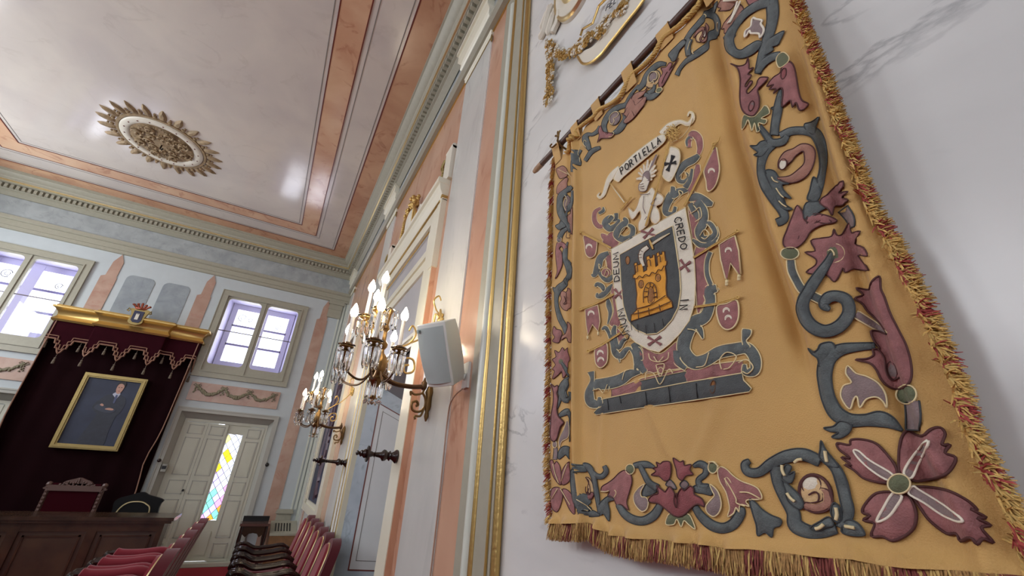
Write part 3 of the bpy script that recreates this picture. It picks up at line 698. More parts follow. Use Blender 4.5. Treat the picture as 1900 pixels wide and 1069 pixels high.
# lectern table and radiator box under the right end of the far wall
t = thing('side_table', 'small dark wooden side table with carved apron near right far corner', 'table', (.17, 9.1, 0))
mb = MB(); mb.box(-.04, .40, 8.92, 9.3, .66, .70); mb.build('tabletop', mat('reflective_table_top', (92, 66, 60), .15), t)
mb = MB(); mb.box(-.02, .38, 9.28, 9.33, .70, .78); mb.build('back_rail', 'blackm', t)
mb = MB(); sh = [(-.02, .66), (.38, .66), (.38, .52), (.33, .54), (.28, .50), (.24, .55), (.18, .56), (.12, .55), (.08, .50), (.03, .54), (-.02, .52)]
mb.prism(sh, (0, 8.95, 0), (1, 0, 0), (0, 0, 1), (0, .03, 0)); mb.build('apron', 'wood', t)
for x in (0.0, .36):
    for y in (8.96, 9.26): mb = MB(); mb.lathe([(.022, 0), (.02, .1), (.03, .2), (.016, .3), (.03, .45), (.025, .66)], (x, y, 0), (0, 0, 1), 10); mb.build('leg', 'dkwood', t, True)
t = thing('radiator_cabinet', 'wooden radiator cabinet with slotted sage top in the far right corner', 'cabinet', (.62, 9.3, 0))
mb = MB(); mb.box(.44, .84, 8.95, 9.55, 0, .52); mb.build('cabinet_body', mat('light_brown_wood', (128, 92, 58), .4, var=.15, vscale=12), t)
mb = MB(); mb.hexa([(.43, 8.94, .52), (.85, 8.94, .52), (.85, 9.5, .66), (.43, 9.5, .66), (.43, 8.94, .55), (.85, 8.94, .55), (.85, 9.5, .69), (.43, 9.5, .69)]); 
mb.build('sloping_top', 'green', t)
mb = MB()
for i in range(6): x = .50 + i * .045; mb.hexa([(x, 9.05, .578), (x + .02, 9.05, .578), (x + .02, 9.38, .66), (x, 9.38, .66), (x, 9.05, .584), (x + .02, 9.05, .584), (x + .02, 9.38, .666), (x, 9.38, .666)])
mb.build('vent_slots', 'blackm', t)

# ------------------------------------------------------------ ceiling rose
t = thing('ceiling_rose', 'gilt sunburst ceiling rose with pale studded ring and carved leafy centre', 'ceiling rose', (-2.55, 6.93, HC))
cx, cy = -2.55, 6.93
mb = MB(); N_ = 22
for i in range(N_):
    a = 2 * pi * i / N_; r0, r1 = .56, .79
    ca, sa = cos(a), sin(a)
    pl = crom([(r0, -.035), (r0 + .08, -.05), (r0 + .15, -.04), (r1, 0), (r0 + .15, .04), (r0 + .08, .05), (r0, .035)], 3, True)
    n_ = len(pl); vs = [(cx + u * ca - v * sa, cy + u * sa + v * ca, HC) for u, v in pl] + [(cx + ((u - .67) * .6 + .67) * ca - v * .4 * sa, cy + ((u - .67) * .6 + .67) * sa + v * .4 * ca, HC - .03) for u, v in pl]
    mb.add(vs, [tuple(range(n_, 2 * n_))] + [(j, (j + 1) % n_, n_ + (j + 1) % n_, n_ + j) for j in range(n_)])
    a += pi / N_
    mb.ball((cx + .60 * cos(a), cy + .60 * sin(a), HC - .01), .028, 6); mb.ball((cx + .645 * cos(a), cy + .645 * sin(a), HC - .01), .017, 6)
mb.lathe([(.565, 0), (.56, .02), (.53, .02), (.52, 0)], (cx, cy, HC), (0, 0, -1), 48)
mb.build('leaf_rays', 'rosegold', t, True)
mb = MB(); mb.lathe([(.52, 0), (.52, .02), (.50, .035), (.42, .035), (.40, .02), (.40, 0)], (cx, cy, HC), (0, 0, -1), 64); mb.build('ring', 'whitep', t, True)
for i in range(18): a = 2 * pi * i / 18; mb = MB(); mb.ball((cx + .46 * cos(a), cy + .46 * sin(a), HC - .036), (.011, .011, .008), 8); mb.build('stud', 'redline', t)
mb = MB(); mb.lathe([(.41, 0), (.40, .02), (.30, .035), (.1, .05), (0, .055)], (cx, cy, HC), (0, 0, -1), 40)
for k_, r_, q in ((8, .30, .075), (8, .17, .06)):
    for i in range(k_):
        a = 2 * pi * (i + .5 * (k_ == 8 and r_ > .2)) / k_; c = (cx + r_ * cos(a), cy + r_ * sin(a))
        mb.tube([(c[0] + q * (1 - j / 16) * cos(a + j * .55), c[1] + q * (1 - j / 16) * sin(a + j * .55), HC - .05 - j * .0006) for j in range(14)], .016, 6)
        mb.tube([(c[0] + q * (1 - j / 16) * cos(a + pi - j * .55) * .6, c[1] + q * .6 * (1 - j / 16) * sin(a + pi - j * .55), HC - .055) for j in range(10)], .012, 6)
rr = random.Random(4)
for i in range(120):
    a, r_ = rr.uniform(0, 2 * pi), .39 * rr.random() ** .5; mb.ball((cx + r_ * cos(a), cy + r_ * sin(a), HC - .05), (.02 * rr.uniform(.5, 1.2), .02, .012), 6)
mb.build('carved_centre', 'rosegold', t, True)
mb = MB(); mb.tube([(cx, cy, HC - .05), (cx, cy, HC - .12), (cx + .03, cy - .02, HC - .15), (cx + .04, cy - .03, HC - .12)], .01, 6); mb.build('hook', 'blackm', t, True)
# ------------------------------------------------------------ right wall: pilasters, door bay, trims
P1 = (2.27, 2.86); P2 = (5.52, 6.12); Z5 = 5.24
def strip(y0, y1, z0, z1, p, m): return trim(MB().box(W - p, W, y0, y1, z0, z1).build('t', m))
M['pinkpale'] = marble('pink_return_marble', (214, 170, 140), (198, 148, 118), (165, 100, 74), .18, 2, .4, 2, .04, (1, 1, .5))
# near post with gilt mouldings
mb = MB(); mb.box(W - .012, W, 1.60, 2.0, 0, 5.3, 0)
mb.box(W - .03, W, 1.62, 1.77, 0, 5.3, 0)
mb.tube([(W - .02, 1.595, 0), (W - .02, 1.595, 5.3)], .018, 10, 1); mb.tube([(W - .035, 1.645, 0), (W - .035, 1.645, 5.3)], .006, 6, 1)
mb.tube([(W - .028, 1.785, 0), (W - .028, 1.785, 5.05)], .015, 10, 1); mb.tube([(W - .02, 1.84, 0), (W - .02, 1.84, 5.05)], .028, 12, 2); mb.tube([(W - .012, 1.885, 0), (W - .012, 1.885, 5.05)], .014, 10, 2)
trim(mb.build('t', ['green', 'gold', 'creamg'], smooth=True))
strip(1.93, 2.27, 0, 5.3, .006, 'pink')
def pilaster(a, b):
    mb = MB(); mb.box(W - .016, W, a, b, 0, Z5, 0); mb.box(W - .018, W, a - .001, a + .004, 0, Z5, 1); return trim(mb.build('t', ['wpil', 'white']))  # near edge strip coloured whiter: light on the return face painted in
def capital(a, b):
    mb = MB(); prof = [(.016, 5.24), (.03, 5.26), (.03, 5.29), (.045, 5.31), (.045, 5.40), (.09, 5.45), (.09, 5.53), (.12, 5.55), (.12, 5.65)]
    n = len(prof)
    for (u0, z0), (u1, z1) in zip(prof, prof[1:]):
        e0, e1 = u0 - .016, u1 - .016
        A = [(W - u0, a - e0 * .6, z0), (W - u0, b + e0 * .6, z0), (W, b + e0 * .6, z0), (W, a - e0 * .6, z0)]; B = [(W - u1, a - e1 * .6, z1), (W - u1, b + e1 * .6, z1), (W, b + e1 * .6, z1), (W, a - e1 * .6, z1)]
        mb.add(A + B, [(0, 1, 5, 4), (3, 0, 4, 7), (1, 2, 6, 5)])
    mb.box(W - .14, W, a - .07, b + .07, 5.65, 5.70)
    mb.box(W - .022, W, a - .003, b, 5.225, 5.24, 1)
    for q in range(3): mb.lathe([(.008, 0), (.011, -.03), (.004, -.05)], (W - .02 - q * .0, a - .006, 5.24 - q * .02), (0, 0, 1), 8, 1)
    return trim(mb.build('t', ['cream', 'oldgold']))
for p in (P1, P2, (9.0, 9.5)): pilaster(*p); capital(*p)
strip(2.86, 2.98, 0, 5.3, .006, 'pink'); strip(2.98, 5.52, 4.04, 5.3, .006, 'pink'); strip(5.28, 5.52, 0, 4.04, .006, 'pink'); strip(6.12, 9.0, 3.9, 5.3, .006, 'pink')
strip(6.12, 6.62, 0, 3.9, .006, 'pink'); strip(8.8, 9.0, 0, 3.9, .006, 'pink')
# door bay: jambs, overdoor, entablature, splayed recess
mb = MB()
mb.box(W - .045, W, 2.98, 3.2, 0, 3.84, 1); mb.box(W - .05, W - .045, 2.985, 3.2, 0, 3.84, 0); mb.box(W - .05, W, 3.2, 3.205, 0, 3.84, 0)
mb.box(W - .055, W, 2.96, 3.06, 3.16, 3.84, 0)     # ear
mb.box(W - .05, W, 4.9, 5.28, 0, 3.84, 0)
mb.box(W - .05, W, 3.2, 4.9, 3.70, 3.84, 0)
trim(mb.build('t', ['cream', 'pinkpale']))
mb = MB()
for y, r in ((4.93, .010), (5.06, .012), (5.24, .014)): mb.tube([(W - .052, y, 0), (W - .052, y, 3.84)], r, 8, 0 if y != 5.06 else 1)
for y, r in ((4.98, .018), (5.14, .02)): mb.tube([(W - .05, y, 0), (W - .05, y, 3.84)], r, 8, 2)
trim(mb.build('t', ['goldpale', 'gold', 'white'], smooth=True))
mb = MB(); mb.box(W - .02, W, 3.2, 4.9, 2.53, 3.70, 0)
for z0, z1, p in ((3.36, 3.43, .05), (3.24, 3.28, .04), (3.28, 3.36, .03)): mb.box(W - p, W, 3.2, 4.9, z0, z1, 1)
for yy in (3.24, 4.82): mb.tube([(W - .03, yy, 3.43), (W - .03, yy, 3.63)], .016, 8, 1)
mb.tube([(W - .04, 3.27, 3.655), (W - .04, 4.85, 3.655)], .008, 6, 2)
mb.tube([(W - .055, 3.0, 3.835), (W - .055, 5.26, 3.835)], .012, 6, 2)
for a, b, c in ((2.53, 2.56, .05), (2.56, 2.62, .035), (2.62, 2.65, .05)): mb.box(W - c, W, 3.2, 4.92, a, b, 1)
trim(mb.build('t', ['grpanel', 'cream', 'gold'] if 'grpanel' in M else [mat('grey_lavender_panel', (176, 174, 176), .35, var=.06, vscale=3), 'cream', 'gold'], smooth=True))
mb = MB(); pr = [(.05, 3.84), (.06, 3.86), (.06, 3.88), (.09, 3.93), (.10, 3.98), (.12, 3.99), (.12, 4.04), (0, 4.05)]
ya, yb = 2.97, 5.30
for (u0, z0), (u1, z1) in zip(pr, pr[1:]):
    A = [(W - u0, ya - u0 * .4, z0), (W - u0, yb + u0 * .4, z0), (W, yb + u0 * .4, z0), (W, ya - u0 * .4, z0)]; B = [(W - u1, ya - u1 * .4, z1), (W - u1, yb + u1 * .4, z1), (W, yb + u1 * .4, z1), (W, ya - u1 * .4, z1)]
    mb.add(A + B, [(0, 1, 5, 4), (3, 0, 4, 7), (1, 2, 6, 5)])
mb.box(W - .064, W, ya - .03, ya, 3.85, 3.875, 1)
trim(mb.build('t', ['cream', 'gold']))
# splayed recess
kx = .373; XD = 1.7; zs = lambda x: 2.53 - .52 * (x - W)
n0, f0 = 3.2, 4.9; n1, f1 = 3.2 + kx * (XD - W), 4.9 - kx * (XD - W)
mb = MB()
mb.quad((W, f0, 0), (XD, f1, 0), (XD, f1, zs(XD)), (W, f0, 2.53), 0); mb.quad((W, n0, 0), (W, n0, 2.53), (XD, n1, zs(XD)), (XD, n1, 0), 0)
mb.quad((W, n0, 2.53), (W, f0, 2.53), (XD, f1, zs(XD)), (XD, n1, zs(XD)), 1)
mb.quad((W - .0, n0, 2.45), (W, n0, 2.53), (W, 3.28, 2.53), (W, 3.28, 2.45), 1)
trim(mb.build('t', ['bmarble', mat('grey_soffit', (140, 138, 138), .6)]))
def onrev(x, z, o=.004): return (x - o * .35, f0 - kx * (x - W) - o, z)
def revband(mb, x0, x1, za, zb, w, m=0, slope=-.48):
    """rectangular inlaid outline on the far reveal, its head sloping with the soffit"""
    zt_ = lambda x: zb + slope * (x - x0)
    q = lambda a, b, c, d: mb.add([onrev(*a), onrev(*b), onrev(*c), onrev(*d), onrev(*a, 0), onrev(*b, 0), onrev(*c, 0), onrev(*d, 0)], [(0, 1, 2, 3), (0, 4, 5, 1), (1, 5, 6, 2), (2, 6, 7, 3), (3, 7, 4, 0)], m)
    q((x0, za), (x0 + w, za), (x0 + w, zt_(x0 + w)), (x0, zt_(x0))); q((x1 - w, za), (x1, za), (x1, zt_(x1)), (x1 - w, zt_(x1 - w)))
    q((x0, za), (x1, za), (x1, za + w), (x0, za + w)); q((x0, zt_(x0) - w), (x1, zt_(x1) - w), (x1, zt_(x1)), (x0, zt_(x0)))
mb = MB(); z_ = 2.295
def fill(x0, x1, za, zb): mb.add([onrev(x0, za, .002), onrev(x1, za, .002), onrev(x1, zb - .48 * (x1 - x0), .002), onrev(x0, zb, .002)], [(0, 1, 2, 3)], 1)
fill(.985, 1.5, .725, 2.295); revband(mb, .985, 1.5, .72, 2.30, .012); revband(mb, 1.04, 1.45, .80, 2.21, .006, 2)
trim(mb.build('t', ['redline', mat('pale_inlay_marble', (204, 206, 206), .35, var=.04), 'greyline']))
M['redline'].node_tree.nodes['Principled BSDF']
mb = MB(); mb.box(XD, XD + .05, n1 - .02, f1 + .02, 0, zs(XD) + .05, 0)
for a, b in ((.15, .75), (.85, 1.95)):
    for c, d in ((n1 + .08, (n1 + f1) / 2 - .05), ((n1 + f1) / 2 + .05, f1 - .08)): mb.box(XD - .012, XD, c, d, a, b, 0)
o = struct(mb.build('door_3', 'door')); mb = MB(); mb.lathe([(.02, 0), (.012, .03), (.02, .06)], (XD - .01, n1 + .12, 1.05), (-1, 0, 0), 10); mb.build('door_handle', 'goldpale', o, True)
# second recess behind the photographer, same build, closed door
mb = MB(); mb.box(W, W + .4, -3.25, -1.55, -.01, 2.6, 0); mb.box(W - .04, W, -3.3, -3.2, 0, 2.6, 0); mb.box(W - .04, W, -1.6, -1.5, 0, 2.6, 0); mb.box(W - .04, W, -3.3, -1.5, 2.5, 2.6, 0); struct(mb.build('door_4', 'door'))

# overdoor ornaments standing on the entablature
t = thing('overdoor_crest', 'gilded crest and scrolls standing on the middle of the door entablature', 'crest', (W, 4.15, 4.05))
mb = MB(); rr = random.Random(2)
for i in range(70):
    a = rr.uniform(-.20, .20); z = 4.40 + rr.uniform(0, .16) - abs(a) * .25; mb.ball((W - .05 - rr.uniform(0, .05), 4.12 + a, z), rr.uniform(.014, .028), 6)
for s in (-1, 1):
    mb.tube(crom([(W - .07, 4.12 + s * .12, 4.42), (W - .09, 4.12 + s * .2, 4.33), (W - .07, 4.12 + s * .24, 4.22), (W - .08, 4.12 + s * .22, 4.1)], 5), .018, 6)
    for i in range(10): mb.ball((W - .09, 4.12 + s * (.20 + .004 * i), 4.33 - i * .024), .016, 6)
mb.build('crown', 'gold', t, True)
mb = MB()
for s in (-1, 1):
    for r in (.10, .06): mb.tube([(W - .06, 4.12 + s * (.08 + r * sin(a * .45)), 4.25 + r * 1.4 * cos(a * .45)) for a in range(11)], .016, 6)
    mb.tube(crom([(W - .05, 4.12 + s * .15, 4.05), (W - .06, 4.12 + s * .3, 4.10), (W - .06, 4.12 + s * .42, 4.22), (W - .05, 4.12 + s * .5, 4.08)], 6), .02, 6)
mb.ball((W - .065, 4.12, 4.24), (.04, .14, .17), 14); mb.build('scrolls', 'whitep', t, True)
mb = MB(); mb.ball((W - .07, 4.45, 4.15), (.02, .07, .08), 12); mb.build('shield', mat('slate_blue', (86, 100, 116), .4), t, True)
for yy, w in ((2.98, 'near'), (5.2, 'far')):
    t = thing('overdoor_plaque', 'cream upright plaque with leaf scroll on the %s end of the door entablature' % w, 'plaque', (W, yy, 4.05))
    mb = MB(); mb.box(W - .05, W, yy - .1, yy + .07, 4.04, 4.42); mb.tube([(W - .025, yy - .1, 4.42), (W - .025, yy + .07, 4.42)], .03, 10); mb.build('plaque', 'whitep', t, 40)
    mb = MB(); mb.tube(crom([(W - .05, yy + .07, 4.05), (W - .06, yy + .13, 4.12), (W - .05, yy + .09, 4.2), (W - .06, yy + .12, 4.28), (W - .05, yy + .08, 4.36)], 6), .014, 6)
    for i in range(9): mb.ball((W - .05, yy + .1 + .02 * sin(i), 4.07 + i * .03), .015, 6)
    mb.build('leaf_scroll', 'oldgold', t, True)

# turned dark wood curtain holders
def holder(y, z, xt, lab):
    x0 = W - .05; L_ = x0 - xt
    t = thing('curtain_holder', lab, 'curtain holder', (x0, y, z), 0, None)
    pf = [(.042, 0), (.046, .012), (.03, .03), (.022, .045), (.034, .055), (.022, .068), (.036, .085), (.038, .10), (.02, .115), (.017, .13), (.014, L_ * .6), (.02, L_ * .62), (.013, L_ * .64), (.02, L_ * .72), (.022, L_ * .76)]
    mb = MB(); mb.lathe(pf, (x0, y, z), (-1, 0, 0.02), 14); mb.build('turned_stem', 'dkwood', t, True)
    mb = MB(); q = L_ * .76
    mb.lathe([(.024, q), (.05, q + .004), (.052, q + .016), (.028, q + .02)], (x0, y, z), (-1, 0, .02), 8); mb.build('collar', 'dkwood', t, 30)
    mb = MB(); mb.lathe([(.026, q + .018), (.03, q + .03), (.018, q + .045), (.024, q + .055), (.01, q + .065), (.015, q + .075), (.016, q + .083), (.002, q + .09)], (x0, y, z), (-1, 0, .02), 12); mb.build('finial', 'dkwood', t, True)
holder(3.09, 1.70, .565, 'turned dark wooden curtain holder on the near jamb of the marble door recess')
holder(5.1, 1.665, .475, 'turned dark wooden curtain holder on the far jamb of the marble door recess')

# framed picture in the far bay
t = thing('framed_picture', 'tall dark blue framed picture with pale figures near the far right corner', 'picture', (W, 7.8, .95))
mb = MB(); A, B, Z0, Z1 = 6.62, 8.78, .95, 3.7
for a, b, c, d in ((A, A + .28, Z0, Z1), (B - .2, B, Z0, Z1), (A + .28, B - .2, Z0, Z0 + .10), (A + .28, B - .2, Z1 - .1, Z1)): mb.box(W - .06, W, a, b, c, d)
for a, b, c, d in ((A + .26, A + .32, Z0, Z1), (B - .26, B - .2, Z0, Z1), (A + .26, B - .2, Z0 + .1, Z0 + .16)): mb.box(W - .035, W, a, b, c, d)
mb.build('frame', 'cream', t)
mb = MB(); mb.box(W - .012, W - .002, A + .3, B - .24, Z0 + .12, Z1 - .1); cv = mb.build('canvas', 'navy', t)
mb = MB(); rr = random.Random(9)
for i in range(14):
    y0 = rr.uniform(A + .45, B - .4); z0 = rr.uniform(1.1, 3.3); pts = [(y0, z0)]
    for _ in range(5): pts.append((pts[-1][0] + rr.uniform(-.16, .16), pts[-1][1] + rr.uniform(.05, .3)))
    pts = [p for p in crom(pts, 5) if A + .32 < p[0] < B - .27 and Z0 + .17 < p[1] < Z1 - .12]
    if len(pts) > 3: mb.tube([(W - .014, a, b) for a, b in pts], [rr.uniform(.01, .035)] * len(pts), 5, i % 2)
mb.build('painted_figures', [mat('painted_grey', (120, 112, 122), .6), mat('painted_maroon', (78, 56, 66), .6)], cv)

# ------------------------------------------------------------ speaker
t = thing('wall_speaker', 'pale grey loudspeaker tilted on a wall bracket beside the near sconce', 'speaker', (W, 2.07, 2.1))
c = Ve((.685, 2.03, 2.185)); Rs = Matrix.Rotation(RAD(-58), 4, 'Z') @ Matrix.Rotation(RAD(27), 4, 'X'); Ts = Matrix.Translation(c) @ Rs
def rows(w, d0, d1, zs_, bow=.0):   # horizontal section loops, front = -y
    out = []
    for z in zs_:
        k = (z / .165); b = .012 * (1 - k * k)
        fr = [(-w / 2 + w * i / 8, -d0 - bow * (1 - (i / 4 - 1) ** 2) - b) for i in range(9)]
        bk = [(w * .34, d1 + b), (w * .1, d1 + .02 + b), (-w * .1, d1 + .02 + b), (-w * .34, d1 + b)]
        sh = 1 - .07 * (k * k) + .05 * k - .5 * max(0, abs(k) - .93); out.append([(x * sh, y, z) for x, y in fr + bk])
    return out
R_ = rows(.19, .05, .09, [-.165, -.16, -.12, -.06, 0, .06, .12, .16, .165], .02); mb = MB(); mb.T = Ts
k = len(R_[0]); vs = [p for r in R_ for p in r]; n = len(R_)
mb.add(vs, [(i * k + j, i * k + (j + 1) % k, (i + 1) * k + (j + 1) % k, (i + 1) * k + j) for i in range(n - 1) for j in range(k)] + [tuple(range(k))[::-1], tuple((n - 1) * k + j for j in range(k))])
cab = mb.build('cabinet', 'speaker', t, True); bv = cab.modifiers.new('soft_edges', 'BEVEL'); bv.width = .016; bv.segments = 4; bv.limit_method = 'ANGLE'; bv.angle_limit = RAD(35)
R_ = rows(.168, .056, .09, [-.145, -.12, -.06, 0, .06, .12, .145], .024); mb = MB(); mb.T = Ts; vs = [p for r in R_ for p in r[:9]]
mb.add(vs, [(i * 9 + j, i * 9 + j + 1, (i + 1) * 9 + j + 1, (i + 1) * 9 + j) for i in range(6) for j in range(8)])
mb.build('grille', 'grille', t, True)
mb = MB(); mb.T = Ts
for j in (0, .009): mb.hexa([(-.076, -.079, .125 + j), (-.052, -.086, .125 + j), (-.052, -.078, .125 + j), (-.076, -.07, .125 + j), (-.076, -.079, .130 + j), (-.052, -.086, .130 + j), (-.052, -.078, .130 + j), (-.076, -.07, .130 + j)])
mb.build('maker_mark', 'logo', t)
mb = MB(); mb.box(W - .02, W - .004, 2.04, 2.11, 2.03, 2.17); mb.tube([(W - .02, 2.07, 2.09), (.80, 2.09, 2.10), (.75, 2.11, 2.13)], .02, 10); mb.ball((.79, 2.09, 2.105), .028, 10); mb.build('bracket', 'speaker', t, 40)
tag(MB().tube(crom([(W - .02, 2.09, 2.03), (W - .05, 2.14, 1.98), (W - .022, 2.262, 1.9), (W - .018, 2.262, 1.5), (W - .018, 2.262, 1.0), (W - .018, 2.262, .02)], 8), .004, 6).build('speaker_cable', 'cable', None, True), 'thin cable running down from speaker along the white pilaster edge', 'cable')

# ------------------------------------------------------------ crystal sconces
def sconce(lab):
    y0 = 2.62; t = thing('crystal_sconce', lab, 'wall sconce', (W - .016, y0, 2.1), 0, None); X = W - .016
    C0 = (.49, y0)
    # central stem
    mb = MB(); mb.lathe([(.003, -.16), (.012, -.15), (.008, -.135), (.02, -.12), (.014, -.10), (.010, -.06), (.03, -.035), (.045, -.02), (.048, 0), (.03, .015), (.045, .05), (.05, .09), (.04, .13), (.018, .16), (.014, .18), (.028, .20), (.03, .22), (.014, .24), (.012, .30), (.024, .32), (.012, .35), (.018, .42), (.03, .45), (.01, .47)], (C0[0], C0[1], 2.12), (0, 0, 1), 16)
    mb.build('stem', 'bronze', t, True)
    low = [(.265, 2.50, 2.50), (.30, 2.90, 2.50), (.38, 2.30, 2.50), (.545, 2.40, 2.51), (.60, 2.86, 2.50)]
    up = [(.40, 2.47, 2.75), (.355, 2.66, 2.75), (.42, 2.80, 2.75)]
    rr = random.Random(11)
    for x, y, z in low + up:
        hi = z > 2.6; zc = z - .26
        d = Ve((x - C0[0], y - C0[1], 0)); p = lambda f, h: (C0[0] + d.x * f, C0[1] + d.y * f, h)
        mb = MB()
        if hi: mb.tube(crom([p(.05, 2.36), p(.45, 2.33), p(.8, 2.38), p(1, zc - .03)], 6), .007, 6)
        else: mb.tube(crom([p(.12, 2.17), p(.4, 2.09), p(.75, 2.10), p(1.0, 2.16), p(1, zc - .03)], 6), .0068, 6)
        mb.build('arm', 'bronzed', t, True)
        mb = MB(); mb.lathe([(.008, -.05), (.02, -.04), (.024, -.02), (.012, -.008), (.03, 0), (.04, .006), (.041, .010), (.018, .012), (.018, .03), (.02, .034)], (x, y, zc), (0, 0, 1), 14); mb.build('cup', 'bronze' if not hi else 'gold', t, True)
        mb = MB(); mb.lathe([(.020, .012), (.045, .014), (.050, .02), (.046, .022), (.02, .018)], (x, y, zc), (0, 0, 1), 20); mb.build('drip_dish', 'crystal', t, True)
        mb = MB(); mb.lathe([(.012, .02), (.0115, .185), (.013, .19), (.012, .196)], (x, y, zc), (0, 0, 1), 12); mb.build('candle_sleeve', 'candle', t, True)
        mb = MB(); mb.lathe([(.010, .192), (.018, .204), (.0235, .220), (.0215, .238), (.013, .260), (.005, .278), (.0005, .284)], (x, y, zc), (0, 0, 1), 12); mb.build('bulb', 'bulb', t, True)
        mb = MB(); k = 8 if not hi else 6
        for i in range(k):
            a = 2 * pi * (i + .3) / k; px_, py_ = x + .043 * cos(a), y + .043 * sin(a); top = zc - .002
            mb.lathe([(.001, 0), (.0065, -.004), (.0065, -.010), (.001, -.014)], (px_, py_, top), (0, 0, 1), 6)
            L_ = .105 if not hi else .085
            mb.lathe([(.001, -.016), (.010, -.026), (.0115, -.03 - L_ * .8), (.005, -.03 - L_), (.001, -.034 - L_)], (px_, py_, top), (cos(a) * .06, sin(a) * .06, 1), 6)
        mb.build('crystal_drops', 'crystal', t, 20)
    mb = MB()
    for i in range(7):
        a = 2 * pi * i / 7; px_, py_ = C0[0] + .046 * cos(a), C0[1] + .046 * sin(a)
        mb.lathe([(.001, 0), (.008, -.012), (.009, -.09), (.001, -.105)], (px_, py_, 2.10), (0, 0, 1), 6); mb.lathe([(.001, 0), (.011, -.012), (.001, -.03)], (px_, py_, 1.99), (0, 0, 1), 6)
    mb.build('lower_drops', 'crystal', t, 20); mb = MB()
    for i in range(10):
        a = 2 * pi * i / 10; px_, py_ = C0[0] + .06 * cos(a), C0[1] + .06 * sin(a)
        mb.lathe([(.001, 0), (.008, -.012), (.008, -.09), (.001, -.105)], (px_, py_, 2.55), (0, 0, 1), 6); mb.ball((px_, py_, 2.56), .009, 6)
    mb.build('upper_drops', 'crystal', t, 20)
    # horizontal carrying arm with lower wall scroll
    mb = MB(); mb.tube(crom([(.50, y0, 2.15), (.60, y0, 2.105), (.72, y0, 2.10), (.80, y0, 2.115)], 6), [.02] * 4 + [.015] * 15, 8)
    mb.lathe([(.012, -.03), (.02, -.015), (.02, .015), (.01, .03), (.004, .05)], (.795, y0, 2.12), (0, 0, 1), 10)
    mb.build('carrying_arm', 'bronzed', t, True)
    mb = MB()
    mb.tube(crom([(.80, y0, 2.10), (.79, y0, 2.07), (.745, y0, 2.055), (.715, y0, 2.07), (.72, y0, 2.045)], 6), .007, 6)
    mb.tube(crom([(.79, y0, 2.075), (.815, y0, 2.04), (.82, y0, 1.99), (.79, y0, 1.955), (.745, y0, 1.96), (.735, y0, 2.0), (.76, y0, 2.015), (.775, y0, 1.995), (.76, y0, 1.985)], 6), .008, 6)
    mb.tube(crom([(.815, y0, 1.975), (.80, y0, 1.93), (.765, y0, 1.925), (.77, y0, 1.905)], 6), .007, 6)
    mb.lathe([(.004, -.15), (.016, -.12), (.012, -.09), (.026, -.06), (.02, 0), (.03, .03), (.014, .07), (.003, .09)], (.838, y0, 2.05), (0, 0, 1), 10)
    mb.build('wall_scroll', 'bronze', t, True)
    # upper wall ornament and stay
    mb = MB()
    mb.tube(crom([(.60, y0, 2.20), (.64, y0, 2.27), (.70, y0, 2.27), (.71, y0, 2.20), (.66, y0, 2.18), (.645, y0, 2.22), (.675, y0, 2.235)], 6), .007, 6)
    mb.tube(crom([(.53, y0, 2.22), (.60, y0, 2.33), (.66, y0, 2.38), (.69, y0, 2.45), (.66, y0, 2.50), (.64, y0, 2.46)], 6), .006, 6)
    mb.tube(crom([(.66, y0, 2.38), (.72, y0, 2.42), (.80, y0, 2.52), (.835, y0, 2.58)], 6), .006, 6)
    for s in (-1, 1): mb.tube(crom([(.835, y0, 2.60), (.82, y0 + s * .05, 2.64), (.825, y0 + s * .07, 2.56), (.835, y0 + s * .04, 2.54)], 6), .007, 6)
    mb.tube(crom([(.835, y0, 2.62), (.80, y0, 2.66), (.78, y0, 2.72), (.81, y0, 2.76), (.83, y0, 2.73)], 6), .006, 6)
    mb.lathe([(.03, 0), (.034, .008), (.016, .02), (.01, .03)], (.853, y0, 2.58), (-1, 0, 0), 12)
    for i in range(8): a = pi * i / 4; mb.ball((.845, y0 + .038 * cos(a), 2.58 + .045 * sin(a)), .014, 6)
    mb.build('upper_ornament', 'gold', t, True)
    return t
s1 = sconce('near crystal wall sconce with eight lit candle bulbs, behind the loudspeaker')
dup(s1, (W - .016, 6.0, 2.08), None, 'far crystal wall sconce with lit candle bulbs before the blue picture')

# ------------------------------------------------------------ cartouche relief above the banner
def wp(px, py, o=0): q = hit(px, py, 0, W - o); return q
K3 = (980, 0, 5.346)
def k3(x, y, o): return wp(K3[0] + x / K3[2], K3[1] + y / K3[2], o)
t = thing('wall_cartouche', 'white and gilt plaster cartouche with flower garland above the banner', 'relief', (W, 1.05, 4.1))
ctr = hit(1072, -40, 0, W); 
def ell(ry, rz, n=40): return [(ctr.y + ry * cos(2 * pi * i / n), ctr.z + rz * sin(2 * pi * i / n)) for i in range(n)]
bot = hit(1058, 46, 0, W); lf = hit(1036, 5, 0, W); rzz = ctr.z - bot.z; ryy = abs(lf.y - ctr.y) * 1.02
mb = MB(); prf = [(1, 0), (1, .02), (.97, .035), (.9, .03), (.86, .025), (.62, .03), (.58, .045), (.5, .045), (.45, .03), (.4, .02)]
n = 48; vs = []
for f, h in prf: vs += [(W - h, a, b) for a, b in [(ctr.y + ryy * f * cos(2 * pi * i / n), ctr.z + rzz * f * sin(2 * pi * i / n)) for i in range(n)]]
def ringfaces(i): return [(i * n + j, i * n + (j + 1) % n, (i + 1) * n + (j + 1) % n, (i + 1) * n + j) for j in range(n)]
o0 = len(mb.V)
mb.add(vs, [], 0)
for i in range(len(prf) - 1):
    for f in ringfaces(i): mb.F.append(f); mb.I.append(1 if i in (1, 2, 5, 6) else 0)
mb.F.append(tuple((len(prf) - 1) * n + j for j in range(n))); mb.I.append(2)
mb.build('medallion', ['whitep', 'goldpale', 'panelgrey'], t, 50)
